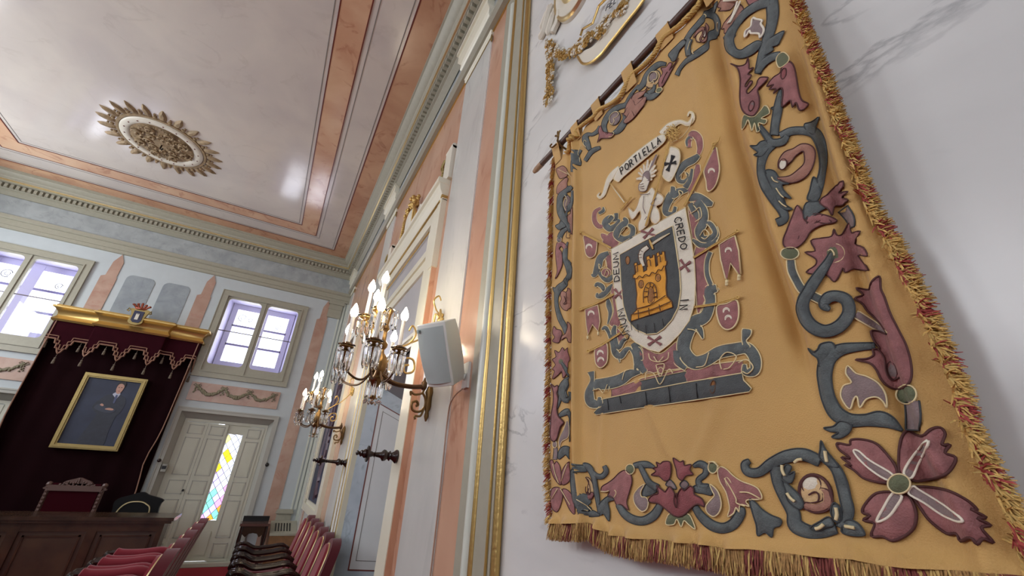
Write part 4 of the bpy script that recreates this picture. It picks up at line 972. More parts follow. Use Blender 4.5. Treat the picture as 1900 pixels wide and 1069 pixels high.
# feather crest left of the medallion
mb = MB()
for pts in ([(240, 40), (200, 130), (180, 210), (150, 320), (110, 390)], [(270, 90), (240, 180), (215, 260), (190, 350)], [(300, 120), (290, 220), (260, 290), (240, 340)], [(215, 60), (160, 210), (130, 300)]):
    mb.tube([k3(a, b, .02) for a, b in crom(pts, 5)], [.016] * 3 + [.02] * (len(crom(pts, 5)) - 5) + [.012, .006], 6)
mb.build('feathers', 'whitep', t, True)
# garland of blossoms: swag and pendant
sw = crom([(960, 20), (900, 110), (800, 190), (690, 320), (590, 380), (500, 470), (430, 510), (340, 540), (270, 510), (210, 430)], 6); dr = crom([(215, 420), (205, 560), (215, 700), (205, 800), (205, 900), (190, 1010)], 6)
for nm, m, sd in (('gilt_blossoms', 'gold', 1), ('white_blossoms', 'whitep', 2)):
    mb = MB(); rr = random.Random(sd)
    for path, wdt in ((sw, 36), (dr, 30)):
        for a, b in path:
            for _ in range(2 if sd == 1 else 1):
                x_, y_ = a + rr.uniform(-wdt, wdt), b + rr.uniform(-wdt, wdt); c = k3(x_, y_, rr.uniform(.01, .035)); r = rr.uniform(.008, .014)
                for q in range(5): an = 2 * pi * q / 5 + rr.random(); mb.ball((c.x, c.y + r * cos(an), c.z + r * sin(an)), (r * .5, r * .62, r * .62), 5)
                mb.ball((c.x - r * .5, c.y, c.z), r * .4, 5)
    mb.build(nm, m, t, True)
mb = MB(); rs = k3(510, 470, .035)
for q, r in ((0, .006), (1, .014), (2, .022)): mb.tube([(rs.x + q * .004, rs.y + r * cos(a * .7), rs.z + r * sin(a * .7)) for a in range(9)], .006, 6)
mb.build('rose', 'whitep', t, True)
# ribbon banderole with its gilt edge
P = crom([(490, 560), (540, 630), (620, 620), (720, 540), (800, 440), (880, 340), (990, 200), (1080, 90), (1160, -20), (1040, -20), (960, 80), (860, 180), (790, 260), (730, 360), (640, 460), (560, 500)], 4, True)
mb = MB(); A = [k3(a, b, .022) for a, b in P]; B = [k3(a, b, 0) for a, b in P]; n_ = len(P)
mb.add(A + B, [tuple(range(n_))] + [(i, (i + 1) % n_, n_ + (i + 1) % n_, n_ + i) for i in range(n_)]); mb.build('banderole', 'whitep', t)
mb = MB(); mb.tube([k3(a, b, .024) for a, b in crom([(490, 560), (540, 630), (620, 620), (720, 540), (800, 440), (880, 340), (990, 200), (1080, 90), (1160, -20)], 6)], .006, 6); mb.tube([k3(a, b, .02) for a, b in ((520, 350), (540, 290), (640, 230), (700, 60), (780, -20))], .006, 6); mb.build('gilt_edge', 'gold', t, True)
GL = {'P': [[(0, 0), (0, 1), (.5, 1), (.6, .75), (.5, .5), (0, .5)]], 'E': [[(.6, 0), (0, 0), (0, 1), (.6, 1)], [(0, .5), (.5, .5)]], 'L': [[(0, 1), (0, 0), (.6, 0)]],
      'O': [[(.35, 0), (.05, .2), (0, .5), (.05, .8), (.35, 1), (.65, .8), (.7, .5), (.65, .2), (.35, 0)]], 'R': [[(0, 0), (0, 1), (.45, 1), (.6, .8), (.45, .52), (0, .5)], [(.3, .5), (.65, 0)]],
      'T': [[(.35, 0), (.35, 1)], [(0, 1), (.7, 1)]], 'I': [[(.2, 0), (.2, 1)]], 'A': [[(0, 0), (.35, 1), (.7, 0)], [(.15, .4), (.55, .4)]], 'C': [[(.65, .15), (.4, 0), (.1, .2), (0, .5), (.1, .8), (.4, 1), (.65, .85)]],
      'D': [[(0, 0), (0, 1), (.35, .95), (.6, .7), (.6, .3), (.35, .05), (0, 0)]], 'N': [[(0, 0), (0, 1), (.6, 0), (.6, 1)]], 'U': [[(0, 1), (0, .25), (.3, 0), (.6, .25), (.6, 1)]], 'M': [[(0, 0), (.08, 1), (.4, .3), (.72, 1), (.8, 0)]]}
mb = MB()
for ch, (a, b), (c, d), (e, f) in (('P', (768, 108), (790, 45), (812, 82)), ('E', (805, 82), (822, 10), (845, 48)), ('L', (845, 45), (860, -22), (880, 15))):
    for st in GL[ch]: mb.tube([k3(a + (e - a) * u * 1.0 + (c - a) * v, b + (f - b) * u + (d - b) * v, .012) for u, v in st], .0022, 5)
mb.build('painted_letters', mat('grey_letter', (88, 88, 92), .5), t)
# ------------------------------------------------------------ the embroidered banner
XB = .812
M['cloth'] = mat('ochre_wool_cloth', (198, 156, 88), .62, bump=.25, bscale=420, var=.10, vscale=3.5, sheen=.25)
def cloth(name, c, v=.16): return mat(name, c, .75, bump=.35, bscale=350, var=v, vscale=45, sheen=.15)
M['eblue'] = cloth('slate_blue_felt', (90, 97, 96), .3); M['emauve'] = cloth('mauve_pink_felt', (150, 98, 96), .24); M['egreen'] = cloth('moss_green_felt', (100, 106, 78)); M['ecream'] = cloth('cream_felt', (226, 218, 198), .05)
M['ewine'] = cloth('wine_felt', (138, 74, 76)); M['egrey'] = cloth('grey_mauve_felt', (136, 118, 116)); M['eorange'] = cloth('orange_gold_felt', (226, 158, 50), .1); M['ebrown'] = cloth('brown_felt', (150, 100, 50)); M['etan'] = cloth('tan_felt', (214, 180, 130), .06); M['epink'] = cloth('dusty_pink_felt', (162, 116, 98))
M['ednavy'] = cloth('dark_slate_felt', (72, 76, 76))
M['cmaroon'] = mat('maroon_cord', (80, 42, 40), .7); M['cpale'] = mat('pale_gold_cord', (226, 208, 160), .6); M['cnavy'] = mat('dark_slate_cord', (58, 62, 64), .7); M['cgold'] = mat('gold_cord', (214, 176, 100), .5, bump=.5, bscale=400); M['cblack'] = mat('black_cord', (28, 26, 28), .7); M['cbrown'] = mat('brown_cord', (92, 58, 34), .7); M['cwhite'] = mat('white_cord', (236, 228, 208), .6)
FOLDS = []
def fold(pts, s, a, z0=None):
    q = sorted([(lambda p: (p.z, p.y))(hit(x, y, 0, XB)) for x, y in pts]); FOLDS.append((q, s, a))
fold([(1066, 240), (1074, 330), (1072, 600), (1075, 850), (1085, 930)], .013, .024)
fold([(1056, 290), (1058, 600), (1062, 850)], .010, -.010)
fold([(1303, -30), (1328, 86), (1351, 196), (1368, 270), (1392, 345), (1410, 420), (1440, 510), (1468, 600)], .015, -.028)
fold([(1270, -30), (1290, 86), (1310, 196), (1330, 290), (1356, 400), (1400, 520)], .022, .008)
fold([(1345, -30), (1362, 90), (1388, 200), (1420, 330), (1446, 430), (1490, 560)], .017, .020)
fold([(1512, 130), (1560, 300), (1640, 560), (1730, 820), (1800, 950)], .014, .020)
fold([(1490, 130), (1533, 300), (1610, 560), (1698, 820)], .012, -.020)
fold([(1290, 100), (1300, 300), (1320, 420)], .04, .006)
fold([(1180, 700), (1240, 830), (1300, 930)], .02, .005); fold([(1330, 760), (1290, 860), (1250, 930)], .02, .005); fold([(1120, 780), (1110, 930)], .014, .005)
def disp(y, z):
    d = 0
    for q, s, a in FOLDS:
        if z <= q[0][0]: yc = q[0][1]; f = math.exp(-((z - q[0][0]) / .09) ** 2)
        elif z >= q[-1][0]: yc = q[-1][1]; f = math.exp(-((z - q[-1][0]) / .09) ** 2)
        else:
            f = 1
            for (za, ya), (zb, yb) in zip(q, q[1:]):
                if za <= z <= zb: yc = ya + (yb - ya) * (z - za) / (zb - za); break
        d += a * f * math.exp(-((y - yc) / s) ** 2)
    n = noise.noise(Ve((y * 5, z * 4, 1.3))) * .006 + noise.noise(Ve((y * 22, z * 9, 5))) * .0016
    return d + n
def bp2(y, z, h=0): return Ve((XB - disp(y, z) - h, y, z))
def bh(px, py):    # where the sight line meets the folded cloth -> (y, z)
    x = XB
    for _ in range(4): p = hit(px, py, 0, x); x = XB - disp(p.y, p.z)
    return (p.y, p.z)
ban = thing('embroidered_banner', 'large ochre heraldic banner with castle shield and red gold fringe on marble wall', 'banner', (XB, .7, 1.5))
# --- cloth: Coons patch between four edge curves
def world(pts): return [bh(*p) for p in pts]
def samp(c, t):
    L = [0]
    for a, b in zip(c, c[1:]): L.append(L[-1] + math.hypot(a[0] - b[0], a[1] - b[1]))
    s = t * L[-1]
    for i in range(len(c) - 1):
        if s <= L[i + 1] or i == len(c) - 2:
            f = (s - L[i]) / max(1e-9, L[i + 1] - L[i]); return (c[i][0] + (c[i + 1][0] - c[i][0]) * f, c[i][1] + (c[i + 1][1] - c[i][1]) * f)
TOPp = [(1033, 291), (1056, 286), (1061, 269), (1067, 250), (1087, 233), (1106, 219), (1117, 206), (1137, 196), (1154, 183), (1168, 158), (1179, 141), (1199, 125), (1218, 105), (1232, 80), (1249, 64), (1272, 46), (1311, 4), (1345, -34), (1385, -80), (1440, -140)]
BOTp = [(1026, 972), (1062, 972), (1092, 970), (1113, 980), (1140, 993), (1189, 1000), (1230, 1001), (1270, 1007), (1319, 1011), (1346, 1018), (1400, 1019), (1443, 1024), (1489, 1029), (1552, 1036), (1596, 1038), (1639, 1049), (1697, 1054), (1784, 1058), (1871, 1065), (1905, 1068)]
LEFp = [(1033, 291), (1028, 330), (1026, 450), (1023, 600), (1021, 750), (1021, 880), (1026, 972)]
RIGp = [(1440, -140), (1452, -40), (1470, 0), (1494, 67), (1512, 118), (1530, 157), (1546, 212), (1568, 267), (1592, 334), (1613, 393), (1651, 456), (1678, 515), (1706, 569), (1730, 620), (1752, 675), (1773, 725), (1790, 789), (1818, 852), (1852, 910), (1885, 990), (1905, 1068)]
TOP, BOT, LEF, RIG = map(world, (TOPp, BOTp, LEFp, RIGp))
NU, NV = 170, 210; vs = []; mb = MB(); mb.keep = True
for i in range(NU + 1):
    u = i / NU; T = samp(TOP, u); B_ = samp(BOT, u)
    for j in range(NV + 1):
        v = j / NV; L_ = samp(LEF, v); R_ = samp(RIG, v)
        y, z = ((1 - v) * T[k] + v * B_[k] + (1 - u) * L_[k] + u * R_[k] - ((1 - u) * (1 - v) * TOP[0][k] + u * (1 - v) * TOP[-1][k] + (1 - u) * v * BOT[0][k] + u * v * BOT[-1][k]) for k in (0, 1))
        hem = .018 * math.exp(-((1 - v) / .011) ** 2) * (1 + .9 * sin(u * 70 + 2 * sin(u * 23)) * (1 if u < .6 else .5))
        vs.append(bp2(y, z, hem * .8))
mb.add(vs, [(i * (NV + 1) + j, (i + 1) * (NV + 1) + j, (i + 1) * (NV + 1) + j + 1, i * (NV + 1) + j + 1) for i in range(NU) for j in range(NV)])
mb.build('cloth', 'cloth', ban, 180)
# --- embroidery tools: outlines are given in the frame of a picture crop (x0, y0, scale)
KK = {'5': (1320, 0, 2.547), '6': (1380, 380, 2.376), '7': (1000, 780, 3.7), '8': (1350, 780, 3.4545), 'a': (1050, 190, 3.4487), 'b': (1060, 380, 2.545), 'c': (1000, 270, 4.275), 'd': (1000, 480, 4.108), 'e': (1000, 700, 5.342), 'f': (1080, 100, 5.939), 'g': (1180, 0, 6.29), 'h': (1300, 0, 6.683), 'i': (1060, 470, 4.65)}
cur = KK['5']
def F(k):
    global cur; cur = KK[k]
def pt(x, y): return bh(cur[0] + x / cur[2], cur[1] + y / cur[2])
CR = .0013
def cordm(mb, q, m, h, r=CR, closed=True):
    mb.tube([bp2(y, z, h) for y, z in q], r, 5, m, closed=closed)
def P(nm, pts, m, c='cmaroon', lay=1, sharp=False, k=4, r=CR, puff=.004, cord=True):
    """padded felt shape with a corded edge"""
    q = pts if sharp else crom(pts, k, True)
    q = [pt(x, y) for x, y in q]
    n = len(q)
    ys = [a for a, b in q]; zs_ = [b for a, b in q]; g = max(.006, (max(ys) - min(ys)) / 30)
    inn = []; yy = min(ys) + g / 2
    def inside(y, z):
        r_ = False
        for i in range(n):
            (a, b), (c_, d) = q[i], q[(i + 1) % n]
            if (b > z) != (d > z) and y < (c_ - a) * (z - b) / (d - b) + a: r_ = not r_
        return r_
    def dist(y, z):
        best = 1
        for i in range(n):
            (a, b), (c_, d) = q[i], q[(i + 1) % n]; ex, ez = c_ - a, d - b; L2 = ex * ex + ez * ez
            t = 0 if L2 < 1e-14 else max(0, min(1, ((y - a) * ex + (z - b) * ez) / L2)); best = min(best, (y - a - t * ex) ** 2 + (z - b - t * ez) ** 2)
        return best ** .5
    while yy < max(ys):
        zz = min(zs_) + g / 2
        while zz < max(zs_):
            if inside(yy, zz):
                d_ = dist(yy, zz)
                if d_ > g * .35: inn.append((yy, zz, d_))
            zz += g
        yy += g
    co = [Ve(p) for p in q] + [Ve(p[:2]) for p in inn]
    V2, E2, F2, ov, oe, of = delaunay_2d_cdt(co, [(i, (i + 1) % n) for i in range(n)], [], 1, 1e-7)
    mb = MB(); mb.keep = True; b0 = .0015 * lay; vs = []
    for v, o in zip(V2, ov):
        d_ = inn[o[0] - n][2] if o and o[0] >= n else 0
        vs.append(bp2(v.x, v.y, b0 + puff * (1 - math.exp(-d_ / .006)) * (1 + .25 * noise.noise(Ve((v.x * 90, v.y * 90, 0))))))
    fs = [tuple(f) if (V2[f[1]] - V2[f[0]]).cross(V2[f[2]] - V2[f[0]]) < 0 else tuple(f)[::-1] for f in F2]
    mb.add(vs, fs, 0)
    if cord: cordm(mb, q, 1, b0 + .0008, r)
    return mb.build(nm, [m, c], ban, 180)
def S(nm, pts, m, c='cnavy', lay=1, k=6, r=CR, puff=.0045, cord=True):
    """padded band of changing width along a curve, corded on both sides"""
    q = crom(pts, k); n = len(q); vs = []; A = []; B = []; b0 = .0015 * lay; mb = MB(); mb.keep = True; NC = 6
    for i, (x, y, w) in enumerate(q):
        a, b = q[max(i - 1, 0)], q[min(i + 1, n - 1)]; dx, dy = b[0] - a[0], b[1] - a[1]; L_ = math.hypot(dx, dy) or 1; nx, ny = -dy / L_ * w / 2, dx / L_ * w / 2
        p0, p1 = pt(x + nx, y + ny), pt(x - nx, y - ny); A.append(p0); B.append(p1)
        wid = math.hypot(p0[0] - p1[0], p0[1] - p1[1])
        for j in range(NC + 1):
            f = j / NC; d_ = min(f, 1 - f) * wid
            yy, zz = p0[0] + (p1[0] - p0[0]) * f, p0[1] + (p1[1] - p0[1]) * f
            vs.append(bp2(yy, zz, b0 + puff * (1 - math.exp(-d_ / .005)) * (1 + .3 * noise.noise(Ve((yy * 90, zz * 90, 0))))))
    mb.add(vs, [(i * (NC + 1) + j, (i + 1) * (NC + 1) + j, (i + 1) * (NC + 1) + j + 1, i * (NC + 1) + j + 1) for i in range(n - 1) for j in range(NC)])
    if cord: cordm(mb, A + B[::-1], 1, b0 + .0008, r)
    return mb.build(nm, [m, c], ban, 180)
def E(nm, cx, cy, rx, ry, m, c='cpale', lay=2, rot=0, **kw):
    a = RAD(rot); return P(nm, [(cx + rx * cos(t * pi / 7) * cos(a) - ry * sin(t * pi / 7) * sin(a), cy + rx * cos(t * pi / 7) * sin(a) + ry * sin(t * pi / 7) * cos(a)) for t in range(14)], m, c, lay, k=2, **kw)
def Ln(nm, lines, m='cpale', r=CR, lay=3, sm=True):
    mb = MB()
    for l in lines: mb.tube([bp2(*pt(x, y), .0015 * lay + .003) for x, y in (crom(l, 5) if sm and len(l) > 2 else l)], r, 5, 0)
    return mb.build(nm, m, ban, 180)
BL, MV = 'eblue', 'emauve'
LF, FL = 'scroll_leaf', 'flower'
# right border, middle (frame 6)
F('6')
S(LF, [(210, 245, 36), (215, 290, 38), (235, 335, 36), (265, 380, 38), (320, 410, 38), (355, 425, 40)], BL, 'cpale')
P(FL, [(240, 5), (215, 60), (195, 110), (178, 150), (180, 180), (200, 195), (240, 190), (275, 160), (300, 120), (340, 95), (390, 80), (365, 65), (325, 78), (352, 48), (335, 45), (310, 60), (290, 80), (270, 65), (265, 40)], MV, lay=2); E('eyelet', 237, 142, 14, 18, 'egrey', 'cmaroon', 3)
E('bud', 208, 217, 40, 27, 'egreen')
P(FL, [(345, 148), (390, 140), (400, 108), (414, 135), (440, 130), (466, 80), (478, 125), (516, 118), (492, 172), (530, 190), (547, 228), (505, 225), (552, 290), (490, 285), (450, 300), (440, 280), (420, 320), (400, 340), (370, 312), (330, 310), (278, 298), (318, 268), (320, 240), (272, 210), (318, 205), (298, 160)], MV, k=3)
E('bud', 403, 216, 46, 41, 'egreen')
S(LF, [(500, 485, 36), (550, 515, 34), (600, 545, 28), (635, 568, 8)], 'egrey', 'cpale')
S(LF, [(398, 218, 26), (375, 260, 34), (340, 310, 44), (300, 370, 50), (268, 430, 50), (273, 490, 54), (310, 540, 56), (370, 560, 52), (432, 535, 54), (470, 480, 54), (460, 425, 50), (415, 405, 44), (375, 415, 48), (360, 445, 40), (385, 465, 16)], BL, lay=3); Ln('stitching', [[(385, 210), (398, 205), (410, 218), (412, 232)]], 'cpale', lay=5)
S(LF, [(745, 870, 64), (750, 930, 66), (748, 995, 58)], 'egrey')
P(FL, [(603, 318), (572, 338), (555, 375), (503, 370), (532, 400), (495, 415), (530, 440), (552, 472), (600, 520), (637, 572), (600, 560), (568, 560), (580, 600), (605, 637), (575, 640), (577, 665), (550, 680), (498, 685), (560, 700), (590, 730), (610, 770), (640, 800), (680, 815), (722, 800), (744, 760), (740, 690), (720, 620), (690, 560), (650, 480), (625, 410), (608, 370)], MV, lay=2, r=.0017)
E('eyelet', 663, 735, 20, 40, 'egrey', 'cmaroon', 4, -15); Ln('stitching', [[(605, 640), (632, 680), (640, 740), (665, 778), (695, 765)]], 'cmaroon', lay=4)
E('bud', 722, 838, 44, 42, 'egreen')
S(LF, [(580, 622, 26), (500, 628, 36), (430, 640, 50), (378, 675, 66), (360, 730, 66), (362, 790, 60), (378, 860, 60), (412, 920, 64), (470, 950, 56), (540, 950, 50), (600, 945, 66), (650, 960, 50), (702, 996, 8)], BL)
P(LF, [(288, 635), (312, 650), (330, 640), (345, 615), (392, 608), (408, 640), (370, 700), (340, 715), (330, 680), (305, 660)], BL, 'cnavy', 2)
P(LF, [(358, 985), (400, 978), (430, 955), (478, 970), (470, 1005), (430, 1030), (393, 1025), (422, 1005), (385, 1000)], BL, 'cnavy', 2)
P(LF, [(465, 712), (455, 745), (480, 785), (445, 800), (432, 840), (450, 880), (475, 902), (490, 860), (505, 848), (517, 897), (545, 860), (590, 850), (620, 870), (636, 897), (632, 840), (600, 790), (550, 760), (500, 745)], 'egrey', 'cpale', 2)
# right border, top (frames 5 and h)
F('5')
S(LF, [(283, -14, 60), (292, 60, 56), (284, 130, 46), (262, 200, 42), (242, 270, 40), (222, 350, 30)], BL)
S(LF, [(280, 10, 50), (220, 30, 40), (160, 70, 36), (115, 125, 36), (88, 180, 40), (92, 225, 46), (115, 252, 40), (150, 258, 40), (190, 238, 46), (225, 212, 34), (248, 208, 6)], BL, lay=2)
S(LF, [(62, 176, 8), (72, 184, 20), (92, 178, 22), (104, 160, 26)], BL)
P(LF, [(258, 205), (300, 172), (348, 150), (328, 198), (318, 215), (292, 225), (296, 240), (262, 262), (240, 262)], BL, 'cnavy', 2)
S(LF, [(222, 345, 26), (250, 303, 32), (290, 274, 34), (330, 266, 36)], BL, lay=2)
P(FL, [(97, 306), (128, 326), (142, 380), (140, 460), (150, 520), (175, 547), (207, 548), (230, 515), (233, 470), (225, 430), (250, 402), (274, 373), (240, 370), (225, 385), (216, 410), (180, 445), (172, 430), (200, 395), (188, 388), (168, 415), (166, 400), (195, 362), (178, 355), (205, 325), (185, 330), (184, 310), (178, 278), (166, 308), (130, 316)], MV, lay=3, r=.0017)
E('eyelet', 198, 507, 13, 24, 'egrey', 'cmaroon', 5, 20)
P(LF, [(158, 548), (148, 612), (162, 605), (176, 570), (186, 590), (196, 622), (206, 582), (216, 624), (232, 618), (226, 585), (256, 590), (266, 570), (240, 562), (278, 540), (272, 512), (255, 503), (238, 525), (212, 550), (185, 555)], 'egreen', 'cpale', 2)
P(FL, [(367, 296), (340, 320), (330, 350), (300, 370), (268, 412), (300, 405), (280, 427), (310, 424), (300, 447), (332, 420), (345, 440), (340, 507), (365, 490), (380, 480), (390, 512), (405, 490), (420, 522), (440, 524), (467, 500), (435, 480), (420, 440), (410, 380), (400, 330), (387, 305)], MV, lay=3, r=.0017); E('eyelet', 351, 356, 12, 26, 'ewine', 'cmaroon', 5, 10)
P('bud', [(314, 294), (325, 266), (350, 254), (374, 276), (368, 302), (330, 327)], 'egreen', 'cpale', 4)
S(LF, [(332, 428, 12), (325, 460, 28), (316, 520, 40), (304, 590, 38), (300, 640, 40)], BL); P(LF, [(284, 512), (310, 500), (330, 478), (330, 520), (300, 522)], BL, 'cnavy')
S(LF, [(232, 600, 22), (262, 640, 28), (290, 676, 34), (340, 672, 34), (362, 645, 24)], BL, lay=2)
S(LF, [(330, 645, 34), (380, 622, 36), (440, 620, 36), (492, 632, 50), (522, 690, 44), (532, 760, 34), (525, 830, 34), (502, 900, 46), (478, 950, 50)], BL)
P(LF, [(443, 590), (480, 580), (511, 556), (500, 600), (490, 640), (455, 622)], BL, 'cnavy', 2); P(LF, [(458, 945), (470, 900), (484, 842), (500, 850), (512, 880), (522, 915), (500, 955)], BL, 'cnavy', 2)
S(LF, [(295, 680, 40), (255, 715, 50), (236, 780, 34), (242, 830, 40), (270, 880, 66), (310, 940, 66), (340, 1000, 44), (345, 1035, 40), (312, 1052, 36)], BL)
P(LF, [(188, 693), (215, 690), (232, 672), (270, 668), (285, 690), (240, 740), (205, 735), (222, 722)], BL, 'cnavy', 2)
P(LF, [(255, 812), (300, 810), (330, 850), (372, 872), (340, 875), (345, 900), (382, 942), (345, 932), (350, 965), (387, 992), (335, 985), (290, 900)], BL, 'cnavy', 2); Ln('stitching', [[(293, 842), (305, 860), (325, 868)], [(315, 895), (335, 925), (352, 940)], [(328, 955), (345, 972), (365, 984)]])
S(FL, [(318, 846, 10), (380, 850, 36), (432, 822, 50), (464, 780, 44), (468, 722, 54), (438, 700, 36), (400, 720, 34), (368, 742, 54), (342, 772, 44), (330, 800, 20)], 'epink', 'cmaroon', 2); E('petal', 346, 782, 18, 26, 'ecream', 'cmaroon', 4, 20)
P(FL, [(528, 942), (560, 920), (595, 882), (628, 860), (628, 890), (608, 915), (652, 910), (622, 938), (652, 950), (620, 975), (590, 982), (578, 1022), (558, 992), (520, 965)], MV, lay=3)
P(LF, [(452, 962), (520, 955), (562, 975), (520, 1000), (470, 1035), (440, 1028)], BL, 'cnavy', 2)
P(FL, [(452, 1040), (480, 1015), (540, 1018), (600, 1045), (560, 1060), (500, 1055), (470, 1075)], MV, lay=2)
F('6'); P(LF, [(262, 62), (270, 20), (300, -6), (352, 0), (340, 30), (310, 52)], BL, 'cnavy', 1); S(LF, [(440, 20, 50), (468, 60, 40), (480, 100, 20)], 'egrey', 'cnavy', 0)
F('h')
P(FL, [(215, 90), (260, 10), (330, -14), (462, 0), (430, 60), (340, 132), (226, 142), (262, 112)], 'epink'); P(FL, [(265, 370), (296, 300), (340, 230), (410, 130), (465, 55), (522, 80), (542, 150), (500, 240), (420, 320), (380, 342), (308, 425), (300, 362)], 'epink'); P(FL, [(565, -10), (600, 60), (660, 92), (720, 55), (785, 15), (760, -30), (580, -30)], MV)
Ln('stitching', [[(300, 28), (460, 30)], [(478, 38), (432, 170), (357, 306)], [(512, 36), (462, 150), (370, 300)]], 'cwhite', .0028)
P(LF, [(560, 458), (575, 398), (638, 345), (650, 270), (672, 235), (700, 250), (778, 268), (762, 312), (797, 370), (790, 430), (752, 484), (738, 432), (640, 425), (622, 396), (576, 468)], 'egrey', 'cwhite', 3, r=.0028)
# top border (frames g and f)
F('g')
S(LF, [(590, 470, 50), (650, 380, 56), (720, 300, 60), (800, 220, 72), (880, 180, 80), (940, 225, 66), (958, 320, 66), (915, 430, 72), (850, 530, 72), (760, 600, 76), (660, 670, 66), (575, 735, 46), (512, 815, 40), (485, 880, 52)], BL); P(LF, [(828, 172), (900, 80), (955, 22), (930, 130), (880, 190)], BL, 'cnavy')
S(LF, [(640, 465, 60), (612, 560, 60), (625, 660, 60)], BL, lay=2); Ln('stitching', [[(655, 490), (635, 540), (620, 600)], [(690, 585), (675, 605), (680, 630), (692, 642)], [(835, 202), (858, 212), (860, 236)], [(972, 275), (960, 330), (965, 375)]])
E('petal', 780, 410, 100, 60, 'etan', 'cmaroon', 1, -52); S(FL, [(688, 445, 12), (735, 380, 30), (795, 345, 40), (800, 400, 24), (765, 465, 16), (800, 492, 24), (850, 440, 36), (872, 360, 40), (850, 312, 28)], 'epink', 'cmaroon', 3); E('petal', 826, 395, 22, 56, 'ecream', 'cmaroon', 4, 14)
P(LF, [(388, 640), (470, 550), (560, 470), (590, 510), (515, 600), (475, 705), (430, 722), (412, 690)], BL, 'cnavy', 2)
P(FL, [(508, 686), (440, 800), (372, 930), (320, 1012), (282, 1024), (275, 940), (322, 860), (300, 800), (360, 790), (398, 740), (430, 752), (400, 830)], MV, lay=2); Ln('stitching', [[(320, 985), (345, 920), (385, 850)]], 'cmaroon')
F('f')
E('petal', 780, 280, 70, 110, 'etan', 'cnavy', 0, 35); S(LF, [(620, 400, 40), (680, 330, 60), (720, 240, 60), (790, 160, 60), (860, 115, 56), (930, 118, 34)], BL); S(LF, [(700, 460, 60), (760, 480, 70), (820, 455, 50), (868, 428, 16)], BL, lay=2); S(LF, [(805, 345, 24), (790, 400, 40), (740, 440, 60)], BL)
E('petal', 795, 262, 46, 62, 'egrey', 'cnavy', 2, 20); Ln('stitching', [[(808, 342), (800, 300), (835, 290), (845, 240), (822, 208), (780, 212), (745, 260), (742, 310), (765, 332), (785, 318)]]); E('bud', 862, 408, 38, 26, 'egreen', 'cpale', 3, -35)
S(LF, [(270, 880, 40), (245, 800, 56), (270, 720, 60), (330, 640, 60), (410, 590, 56), (490, 560, 50), (520, 500, 40), (560, 430, 30), (630, 350, 24)], BL); S(LF, [(340, 880, 30), (400, 850, 60), (450, 790, 70), (480, 720, 50), (465, 665, 30)], BL)
E('petal', 370, 715, 56, 80, 'egrey', 'cnavy', 2, 25); Ln('stitching', [[(356, 788), (325, 770), (318, 710), (350, 662), (395, 645), (418, 668), (400, 702), (362, 722), (372, 750), (350, 785)]])
P(FL, [(478, 655), (500, 570), (560, 480), (620, 432), (700, 412), (735, 368), (710, 430), (672, 475), (628, 502), (680, 488), (722, 482), (700, 560), (655, 620), (600, 690), (560, 732), (500, 772), (465, 752), (500, 700), (448, 665)], 'epink', lay=3); Ln('stitching', [[(560, 500), (590, 540), (610, 575), (690, 500)], [(500, 720), (560, 640), (590, 690)], [(520, 600), (480, 665)]], 'cmaroon'); E('eyelet', 572, 492, 9, 9, 'ewine', 'cmaroon', 4)
P(FL, [(180, 984), (200, 905), (190, 850), (216, 798), (242, 860), (300, 872), (342, 880), (355, 900), (330, 930), (280, 936), (216, 940)], MV, lay=3); E('eyelet', 288, 884, 11, 11, 'cmaroon', 'cmaroon', 4); Ln('stitching', [[(310, 925), (345, 920), (368, 885), (352, 868)]])
S(LF, [(200, 800, 30), (180, 850, 44), (120, 890, 34), (70, 890, 40), (40, 930, 70), (60, 1000, 70), (90, 1060, 40)], BL); S(LF, [(205, 1035, 30), (150, 1055, 50), (100, 1090, 50), (40, 1180, 40)], BL); Ln('stitching', [[(60, 1040), (30, 1000), (40, 960), (65, 975)]])
# left border (frames c, d, e)
F('c')
S(LF, [(318, 30, 60), (290, 90, 50), (275, 150, 40), (268, 210, 24)], BL); Ln('stitching', [[(315, 80), (330, 40), (350, 10)], [(300, 120), (310, 90)]])
P(FL, [(140, 190), (150, 230), (170, 264), (215, 252), (242, 230), (225, 190), (195, 163), (165, 172)], 'epink'); P(FL, [(148, 386), (145, 340), (165, 300), (215, 258), (242, 270), (222, 340), (190, 372)], 'epink'); Ln('stitching', [[(165, 195), (205, 215), (255, 240)], [(240, 215), (262, 250)]])
S(LF, [(266, 330, 26), (215, 372, 46), (178, 405, 46), (170, 460, 46), (178, 530, 54), (205, 590, 50), (238, 640, 34), (254, 690, 12)], BL, lay=2); P(LF, [(138, 640), (168, 622), (182, 598), (222, 640), (190, 660), (165, 672)], BL, 'cnavy', 3)
S(LF, [(268, 360, 16), (264, 440, 22), (242, 510, 26), (212, 565, 16)], BL); E('petal', 225, 460, 26, 66, 'egrey', 'cnavy', 1, 8); Ln('stitching', [[(225, 520), (205, 470), (225, 420), (245, 440), (235, 490)], [(215, 400), (240, 420)]])
P(FL, [(266, 490), (246, 560), (238, 640), (262, 705), (268, 600)], 'epink'); S(LF, [(232, 655, 22), (192, 685, 34), (170, 725, 38), (166, 765, 30)], BL); E('bud', 166, 750, 20, 22, 'egrey', 'cpale')
P(FL, [(150, 775), (190, 768), (228, 800), (224, 822), (205, 835), (195, 815), (180, 802), (166, 822), (186, 850), (192, 930), (180, 980), (150, 1040), (134, 1057), (150, 1000), (140, 900), (138, 830)], MV, lay=2); Ln('stitching', [[(240, 690), (228, 730), (250, 740), (262, 700)]], 'cmaroon')
S(LF, [(238, 770, 20), (218, 830, 40), (215, 890, 50), (238, 980, 40), (246, 1050, 24)], BL)
F('d')
